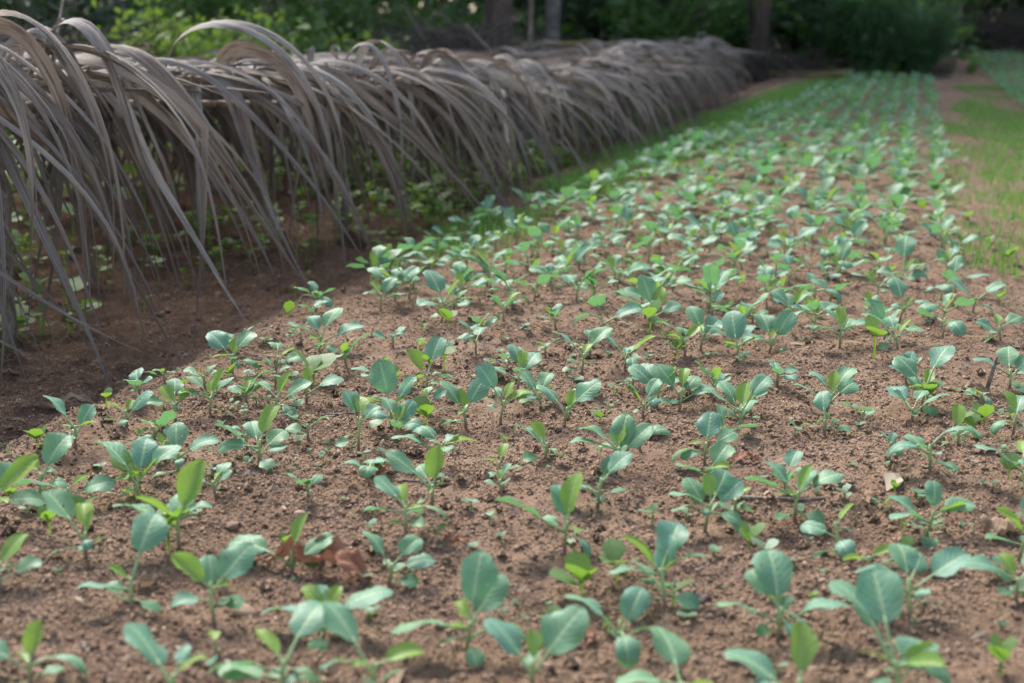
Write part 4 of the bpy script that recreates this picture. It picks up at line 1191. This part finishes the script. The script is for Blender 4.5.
FL = ['dry palm frond with tall looped leaflets at the near end of the shelter',
      'dry palm frond with wide arched leaflets falling to the trench, second along the shelter edge',
      'dry palm frond with slender leaflets sweeping right, third along the shelter edge',
      'dry palm frond above the green undergrowth, fourth along the shelter edge',
      'dry palm frond with closely packed combed leaflets, fifth along the shelter edge',
      'dry palm frond whose leaflets reach the grass strip, sixth along the shelter edge',
      'dry palm frond with browner drooping leaflets, seventh along the shelter edge']
yy = 1.35
for k in range(11):
    front_frond(k, yy, 1.45 + .25 * (k % 3), FL[k] if k < 7 else 'blurred brown palm frond drooping over the far half of the shelter edge')
    yy += .84

# fronds lying across the roof
def roof_frond(k, x0, y0, length, az, label):
    q = random.Random(3000 + k)
    root = tag(ob('dry_palm_frond', None), label, 'palm frond', 'dry palm fronds laid flat on the shelter roof')
    z0 = edge_z(y0) + q.uniform(.02, .045)
    root.location = (x0, y0, z0); root.rotation_euler.z = az
    b = MB(); v, f = tube([(0, length * i / 10, .022 * math.sin(i * .5 + k)) for i in range(11)], [.011 * (1 - .6 * i / 10) for i in range(11)], 6); b.add(v, f)
    ob('rachis', b.mesh('rachis', M['rachis']), root)
    m_ = MB(); n = int(length / .021)
    for i in range(n):
        t = i / n; s = 1 if i % 2 else -1
        ln = q.uniform(.3, .55); p0 = np.array([0, length * t, .022 * math.sin(t * 5 + k)]); fw = q.uniform(.1, .8)
        hang = q.random() < .6
        P = [p0, p0 + [s * ln * .3, fw * ln * .3, q.uniform(.0, .07)], p0 + [s * ln * .7, fw * ln * .7, q.uniform(-.02, .05)], p0 + [s * ln, fw * ln, q.uniform(-.07, .02)]]
        if hang: P[2:] = [p0 + [s * ln * .6, fw * ln * .6, -.08], p0 + [s * ln * .7, fw * ln * .8, -q.uniform(.24, .50)]]
        v, f, uv, tn = ribbon(P, q.uniform(.016, .03), q.uniform(.1, .7), q.uniform(-.5, .5), q.gauss(0, .7), np.array([0, 1.0, 0]), k * 71 + i, n=10)
        m_.add(v, f, uv, np.clip(tn + (.75 if hang else .15), 0, 1))  # hanging leaflets tinted darker to paint in the shade inside the shelter
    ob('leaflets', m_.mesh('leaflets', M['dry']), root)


q = random.Random(21)
k = 0
for off in (-.22, -.55, -.9, -1.25):
    yy = (2.5 if off > -.6 else 1.0) + q.uniform(0, .4)
    while yy < 10.6:
        l_ = q.uniform(1.3, 1.8)
        roof_frond(k, edge_x(yy) + off + q.uniform(-.08, .08), yy, l_, q.uniform(-.3, .3),
                   'dry grey palm frond lying flat in the tangled shelter roof'); k += 1
        yy += l_ * q.uniform(.62, .85)

for px_, y_, lab in ((500, 6.3, 'pale dry leaf sheath standing on the shelter roof, mid way along'), (575, 7.4, 'pale dry leaf scrap lying on the shelter roof farther along')):
    pass


# ------------------------------------------------------------------ trees, shrubs and brush behind
def leaf_cloud(name, P, size, m, up=.4, asp=.5, smooth=False, tint=None):
    """P (n,3): one pointed leaf of four corners at each point, random facing"""
    n = len(P)
    d = nr.normal(size=(n, 3)); d[:, 2] = d[:, 2] * .6 - .15; d /= np.linalg.norm(d, axis=1)[:, None]
    r = nr.normal(size=(n, 3)); r[:, 2] += up * 2
    s = np.cross(d, r); s /= np.linalg.norm(s, axis=1)[:, None] + 1e-9
    nn = np.cross(s, d)
    L = (size * np.exp(nr.normal(0, .3, n)))[:, None]
    wv = s * L * asp * .5
    V = np.stack([P - d * L * .5, P + wv + nn * L * .06, P + d * L * .5 - nn * L * .08, P - wv + nn * L * .06], 1)
    return quads_mesh(name, V, 4, m, nr.random(n) if tint is None else tint, [(0, 1, 2), (0, 2, 3)])


def palm_crown_mesh(seed, nf=16, length=2.6):
    q = random.Random(seed); V = []; T = []
    for i in range(nf):
        a = i * 2.4 + q.uniform(-.2, .2); e0 = q.uniform(-.1, 1.1); ns = 46
        p = np.zeros(3); e = e0
        for j in range(ns):
            dv = np.array([math.cos(a) * math.cos(e), math.sin(a) * math.cos(e), math.sin(e)])
            p2 = p + dv * length / ns; e -= 1.7 / ns * (.4 + j / ns)
            sd = np.array([-math.sin(a), math.cos(a), 0])
            if j < 4:
                V.append([p - sd * .03, p + sd * .03, p2 + sd * .03, p2 - sd * .03]); T.append(.6)
            else:
                ll = .62 * math.sin(math.pi * min(1, .15 + .85 * j / ns)) ** .7 + .08
                for s in (1, -1):
                    tip = p + sd * s * ll * .8 + dv * ll * .45 + np.array([0, 0, -ll * q.uniform(.25, .6)])
                    mid = (p + tip) / 2 + np.array([0, 0, ll * .08])
                    V.append([p, mid + dv * .022, tip, mid - dv * .022]); T.append(q.random())
            p = p2
    return quads_mesh('crown', np.array(V), 4, M['palm_green'], np.array(T), [(0, 1, 2), (0, 2, 3)])


PALMCROWN = [palm_crown_mesh(i) for i in (1, 2, 3)]


def trunk_mesh(hgt, r0, r1, m, seed, rings=False):
    q = random.Random(seed); n = 40; b = MB(); pts = []; rad = []
    cx, cy = q.uniform(-.35, .35), q.uniform(-.35, .35)
    for i in range(n + 1):
        t = (i / n) ** 1.6
        pts.append((cx * t * t * hgt * .25, cy * t * t * hgt * .25, -.15 + (hgt + .15) * t))
        r = r0 + (r1 - r0) * t + r0 * .45 * math.exp(-max(0, t * hgt) / .25)
        if rings: r *= 1 + .05 * math.sin(t * hgt * 42)
        rad.append(r * q.uniform(.96, 1.04))
    v, f = tube(pts, rad, 12); b.add(v, f)
    return b.mesh('trunk', m), np.array(pts[-1])


def tree(px, dist, r0, hgt, kind, label, seed, crown=2.2):
    x, y = away(px, dist)
    e = tag(ob('coconut_palm' if kind == 'palm' else 'forest_tree', None), label, 'tree', 'trees standing behind the field')
    e.location = (x, y, hz(x, y))
    tm, top = trunk_mesh(hgt, r0, r0 * (.75 if kind == 'palm' else .45), M['bark'] if seed % 2 else M['bark_grey'], seed, kind == 'palm')
    ob('trunk', tm, e)
    q = random.Random(seed)
    if kind == 'palm':
        c = ob('crown', PALMCROWN[seed % 3], e, top); c.rotation_euler.z = q.uniform(0, 6); s = crown / 2.3; c.scale = (s, s, s)
    else:
        b = MB()
        cs = []
        for i in range(7):
            a = i * 2.4; st = np.array([0, 0, hgt * q.uniform(.45, .95)]) + top * [1, 1, 0] * .7
            en = st + [math.cos(a) * crown * q.uniform(.4, .8), math.sin(a) * crown * q.uniform(.4, .8), q.uniform(.3, 1.2)]
            v, f = tube([st, (st + en) / 2 + [0, 0, .15], en], [r0 * .35, r0 * .25, r0 * .1], 6); b.add(v, f); cs.append(en)
        ob('limb', b.mesh('limb', M['bark']), e)
        P = np.concatenate([c_ + nr.normal(size=(430, 3)) * [crown * .34, crown * .34, crown * .22] for c_ in cs])
        ob('crown', leaf_cloud('crown', P, .17, M['dark_leaf']), e)


TREES = [
 (499, 13.0, .135, 6.0, 'palm', 'thick brown palm trunk rising right behind the shelter roof, widest trunk on the left side', 1),
 (552, 14.5, .075, 6.5, 'palm', 'slimmer grey trunk next to the thick brown palm trunk', 2),
 (325, 15.5, .07, 6.0, 'tree', 'dark slender trunk behind the bright leafy bushes', 4),
 (268, 18.5, .09, 6.5, 'tree', 'dim trunk deep among the trees at left', 3),
 (30, 12.5, .10, 6.0, 'tree', 'dark tree behind the brush at the left edge', 6),
 (120, 14.5, .09, 6.2, 'palm', 'palm trunk in deep shade behind the brush heap', 8),
 (208, 20.0, .10, 6.0, 'tree', 'thin shaded trunk far behind the bright bush', 10),
 (618, 19.0, .06, 6.0, 'tree', 'thin pale trunk standing among dark leaves mid background', 12),
 (648, 17.5, .05, 5.5, 'tree', 'narrow greyish trunk left of the dark doublet of trunks', 14),
 (703, 17.0, .095, 6.5, 'palm', 'dark trunk above the far end of the shelter', 5),
 (760, 16.2, .125, 6.5, 'palm', 'broad brown trunk at the far corner of the bed, by the shelter end', 7),
 (722, 21.0, .07, 6.2, 'tree', 'faint trunk between the two dark trunks at the shelter end', 16),
 (806, 20.5, .08, 6.5, 'tree', 'shaded trunk left of the feathery bush', 18),
 (935, 22.5, .055, 6.0, 'tree', 'thin dark trunk right of the feathery bush', 11),
 (968, 25.0, .10, 6.5, 'tree', 'dark trunk behind the brown brush at right', 20),
 (1012, 24.0, .09, 6.4, 'palm', 'dark palm trunk at the right edge of the background', 13),
 (395, 19.5, .08, 6.2, 'palm', 'shaded palm trunk behind the brown tangle', 22),
 (445, 21.0, .07, 6.2, 'tree', 'faint trunk left of the thick brown palm trunk', 15),
]
for a in TREES: tree(*a)


def shrub(px, dist, w_, h_, m, n, size, label, seed, name='leafy_bush', asp=.5):
    x, y = away(px, dist)
    e = tag(ob(name, None), label, 'bush', 'bushes behind the field')
    e.location = (x, y, hz(x, y))
    q = random.Random(seed); b = MB(); P = []
    for i in range(13):
        a = q.uniform(0, 6.28); rr = w_ * .5 * q.random() ** .6; hh = h_ * q.uniform(.45, 1.0)
        en = np.array([math.cos(a) * rr, math.sin(a) * rr, hh])
        v, f = tube([(en[0] * .15, en[1] * .15, -.05), en * [.5, .5, .6], en], [.012, .009, .004], 5); b.add(v, f)
        k = n // 13
        t = nr.random((k, 1)) ** .6
        P.append(en * [1, 1, 1] * (.25 + .75 * t) + nr.normal(size=(k, 3)) * [w_ * .11, w_ * .11, h_ * .09])
    ob('stem', b.mesh('stem', M['bark']), e)
    P = np.concatenate(P); P[:, 2] = np.maximum(P[:, 2], .03)
    ob('foliage', leaf_cloud('foliage', P, size, m, asp=asp), e)


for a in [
 (170, 8.4, 1.15, .72, M['sunlit_leaf'], 2200, .055, 'bright yellow green bush lit by the sun, behind the near end of the shelter', 1),
 (120, 9.3, .7, .50, M['sunlit_leaf'], 700, .055, 'small bright green bush left of the sunlit yellow green one', 2),
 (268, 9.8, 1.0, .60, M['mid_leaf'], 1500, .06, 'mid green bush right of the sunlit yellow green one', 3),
 (345, 10.2, 1.2, .50, M['sunlit_leaf'], 1700, .06, 'low green bush with glinting leaves behind the shelter roof', 4),
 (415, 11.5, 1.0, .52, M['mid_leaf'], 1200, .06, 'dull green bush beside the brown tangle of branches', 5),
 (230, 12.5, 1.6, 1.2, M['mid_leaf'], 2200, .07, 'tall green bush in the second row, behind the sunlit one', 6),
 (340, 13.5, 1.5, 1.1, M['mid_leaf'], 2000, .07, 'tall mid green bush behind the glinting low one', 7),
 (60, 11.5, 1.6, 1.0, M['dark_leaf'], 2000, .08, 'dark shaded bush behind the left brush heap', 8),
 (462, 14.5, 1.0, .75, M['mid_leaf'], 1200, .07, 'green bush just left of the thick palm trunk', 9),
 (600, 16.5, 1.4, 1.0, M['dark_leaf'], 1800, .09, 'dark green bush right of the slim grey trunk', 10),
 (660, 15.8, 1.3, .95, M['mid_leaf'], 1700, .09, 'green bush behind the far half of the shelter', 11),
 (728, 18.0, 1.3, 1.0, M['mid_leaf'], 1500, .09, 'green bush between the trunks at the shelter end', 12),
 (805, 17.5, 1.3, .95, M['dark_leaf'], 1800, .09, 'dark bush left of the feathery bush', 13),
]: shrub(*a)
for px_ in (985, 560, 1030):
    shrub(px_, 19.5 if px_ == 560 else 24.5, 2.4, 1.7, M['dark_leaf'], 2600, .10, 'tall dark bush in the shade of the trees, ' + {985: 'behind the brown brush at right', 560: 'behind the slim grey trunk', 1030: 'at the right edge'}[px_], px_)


# feathery grass-like bush at the end of the bed
M['feather'] = foliage_mat('feather_blade', (0.06, 0.14, 0.06), (0.15, 0.28, 0.13), (0.14, 0.30, 0.08))


def feather_bush(px, dist, w_, h_, n, label):
    x, y = away(px, dist); q = nr
    a = q.uniform(0, 6.28, n); rr = q.random(n) ** .5 * .2
    hh = h_ * q.uniform(.3, 1.3, n); sp = q.uniform(.25, 1.0, n) * w_ * .5
    d = np.stack([np.cos(a), np.sin(a), 0 * a], -1); s = np.stack([-np.sin(a), np.cos(a), 0 * a], -1) * .007
    p = d * rr[:, None]; m1 = p + d * (sp * .35)[:, None]; m1[:, 2] = hh * .75
    t1 = p + d * sp[:, None]; t1[:, 2] = hh * q.uniform(.5, 1.0, n)
    V = np.stack([p - s, p + s, m1 + s, m1 - s, t1 + s * .2, t1 - s * .2], 1)
    e = tag(ob('feathery_bush', None), label, 'bush', 'bushes behind the field'); e.location = (x, y, hz(x, y))
    ob('blades', quads_mesh('blades', V, 6, M['feather'], q.random(n), [(0, 1, 2, 3), (3, 2, 4, 5)], True), e)
    P = m1[: n // 2] + q.normal(size=(n // 2, 3)) * .10
    ob('foliage', leaf_cloud('foliage', P, .07, M['feather'], asp=.22), e)


feather_bush(868, 15.9, 1.5, .85, 2200, 'feathery dark green bush at the far end of the bed')
feather_bush(918, 17.0, 1.3, .70, 1200, 'smaller feathery bush behind and right of the larger one')


# heaps of dry brush
def brush(px, dist, w_, h_, n, label, seed, dep=.8, twl=.45):
    x, y = away(px, dist); q = random.Random(seed); b = MB()
    e = ob('brush_heap', None); e.location = (x, y, hz(x, y)); e.rotation_euler.z = YAW * .5
    tag(e, label, 'brush heap', 'heaps of dry brush behind the field')
    for i in range(n):
        u = q.gauss(0, .36); px0 = np.array([u * w_, q.gauss(0, .3) * dep, 0])
        top = h_ * math.exp(-(u / .5) ** 2) * q.random() ** .7
        px0[2] = top
        a = q.uniform(0, 6.28); e_ = q.gauss(0, .35); l_ = twl * q.uniform(.4, 1.3)
        dv = np.array([math.cos(a) * math.cos(e_), math.sin(a) * math.cos(e_) * .6, math.sin(e_)]) * l_
        m_ = px0 + np.array([q.uniform(-.06, .06), q.uniform(-.06, .06), q.uniform(-.02, .08)])
        v, f = tube([np.maximum(px0 - dv, [-99, -99, .01]), m_, np.maximum(px0 + dv, [-99, -99, .01])], [.006, .005, .002], 3, cap=False)
        b.add(v, f, tint=q.random())
    ob('twigs', b.mesh('twigs', M['twig'], smooth=False), e)


brush(45, 8.2, 1.9, .50, 900, 'dark heap of dry brush behind the near end of the shelter', 1)
brush(445, 10.0, 1.5, .52, 700, 'brown tangle of dry branches behind the shelter roof, left of the thick palm trunk', 2)
brush(585, 13.0, 1.6, .30, 450, 'low dry brush behind the shelter at the foot of the grey trunk', 3)
brush(985, 22.6, 3.4, .55, 1000, 'long brown heap of brush at the right end of the field', 4)
brush(775, 15.6, 1.1, .16, 350, 'flat litter of dry sticks at the far end of the bed', 5)


def pole(px0, px1, d0, d1, z0, z1, r, label, m='bamboo', name='bamboo_pole', hook=False):
    x0, y0 = away(px0, d0); x1, y1 = away(px1, d1)
    a = np.array([x0, y0, z0]); c = np.array([x1, y1, z1]); pts = [a + (c - a) * i / 16 + [0, 0, -.02 * math.sin(math.pi * i / 16)] for i in range(17)]
    rad = [r * (1.12 if i % 4 == 0 else 1) for i in range(17)]
    if hook:
        dd = (c - a) / np.linalg.norm(c - a)
        pts += [c + dd * .05 + [0, 0, -.02], c + dd * .09 + [0, 0, -.08], c + dd * .10 + [0, 0, -.2]]; rad += [r * .8, r * .7, r * .5]
    v, f = tube(np.array(pts) - a, rad, 8); b = MB(); b.add(v, f)
    o = ob(name, b.mesh(name, M[m])); o.location = a
    return tag(o, label, 'pole')


pole(772, 856, 15.3, 15.1, hz(*away(772, 15.3)) + .05, hz(*away(856, 15.1)) + .06, .035, 'yellow bamboo pole lying on the ground at the far end of the bed')
pole(508, 590, 11.5, 11.2, .42, .42, .014, 'yellowish bamboo pole with a bent tip resting behind the shelter roof', hook=True)
pole(466, 520, 9.0, 8.0,   .56, .30, .008, 'slanting bare branch leaning on the shelter roof before the thick palm trunk', 'bark', 'bare_branch')
pole(530, 536, 9.2, 9.2, .35, 2.2, .012, 'thin grey sapling stem standing between the two left palm trunks', 'stick', 'bare_branch')
pole(32, 66, 3.6, 3.9, .40, .66, .0035, 'thin dry frond tip sticking up from the shelter at the left', 'stick', 'dry_stalk')

# the wood beyond: dense leaves down to the ground
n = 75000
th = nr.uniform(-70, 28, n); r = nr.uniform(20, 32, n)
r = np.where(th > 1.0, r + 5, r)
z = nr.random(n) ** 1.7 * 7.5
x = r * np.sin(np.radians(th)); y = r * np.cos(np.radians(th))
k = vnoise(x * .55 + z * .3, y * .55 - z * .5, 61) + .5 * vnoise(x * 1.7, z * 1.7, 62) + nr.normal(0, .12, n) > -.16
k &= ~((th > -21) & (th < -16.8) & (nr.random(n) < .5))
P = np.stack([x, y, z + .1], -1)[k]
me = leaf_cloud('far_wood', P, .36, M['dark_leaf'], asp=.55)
tag(ob('far_wood', me), 'dark wood closing the view behind the field', 'wood', kind='stuff')
# leafy growth on the forest floor
n = 9000
th = nr.uniform(-42, 8, n); r = nr.uniform(15.5, 24, n); x = r * np.sin(np.radians(th)); y = r * np.cos(np.radians(th))
k = (vnoise(x * 1.1, y * 1.1, 64) + nr.normal(0, .12, n) > -.02) & ((th < 2.0) | (np.hypot(x, y) > 23))
x, y = x[k], y[k]
P = np.stack([x, y, height(x, y) + .05 + .75 * nr.random(len(x)) ** 1.5], -1)
tag(ob('forest_floor_growth', leaf_cloud('forest_floor_growth', P, .13, M['mid_leaf'])), 'knee high green growth on the floor of the wood', 'undergrowth', kind='stuff')
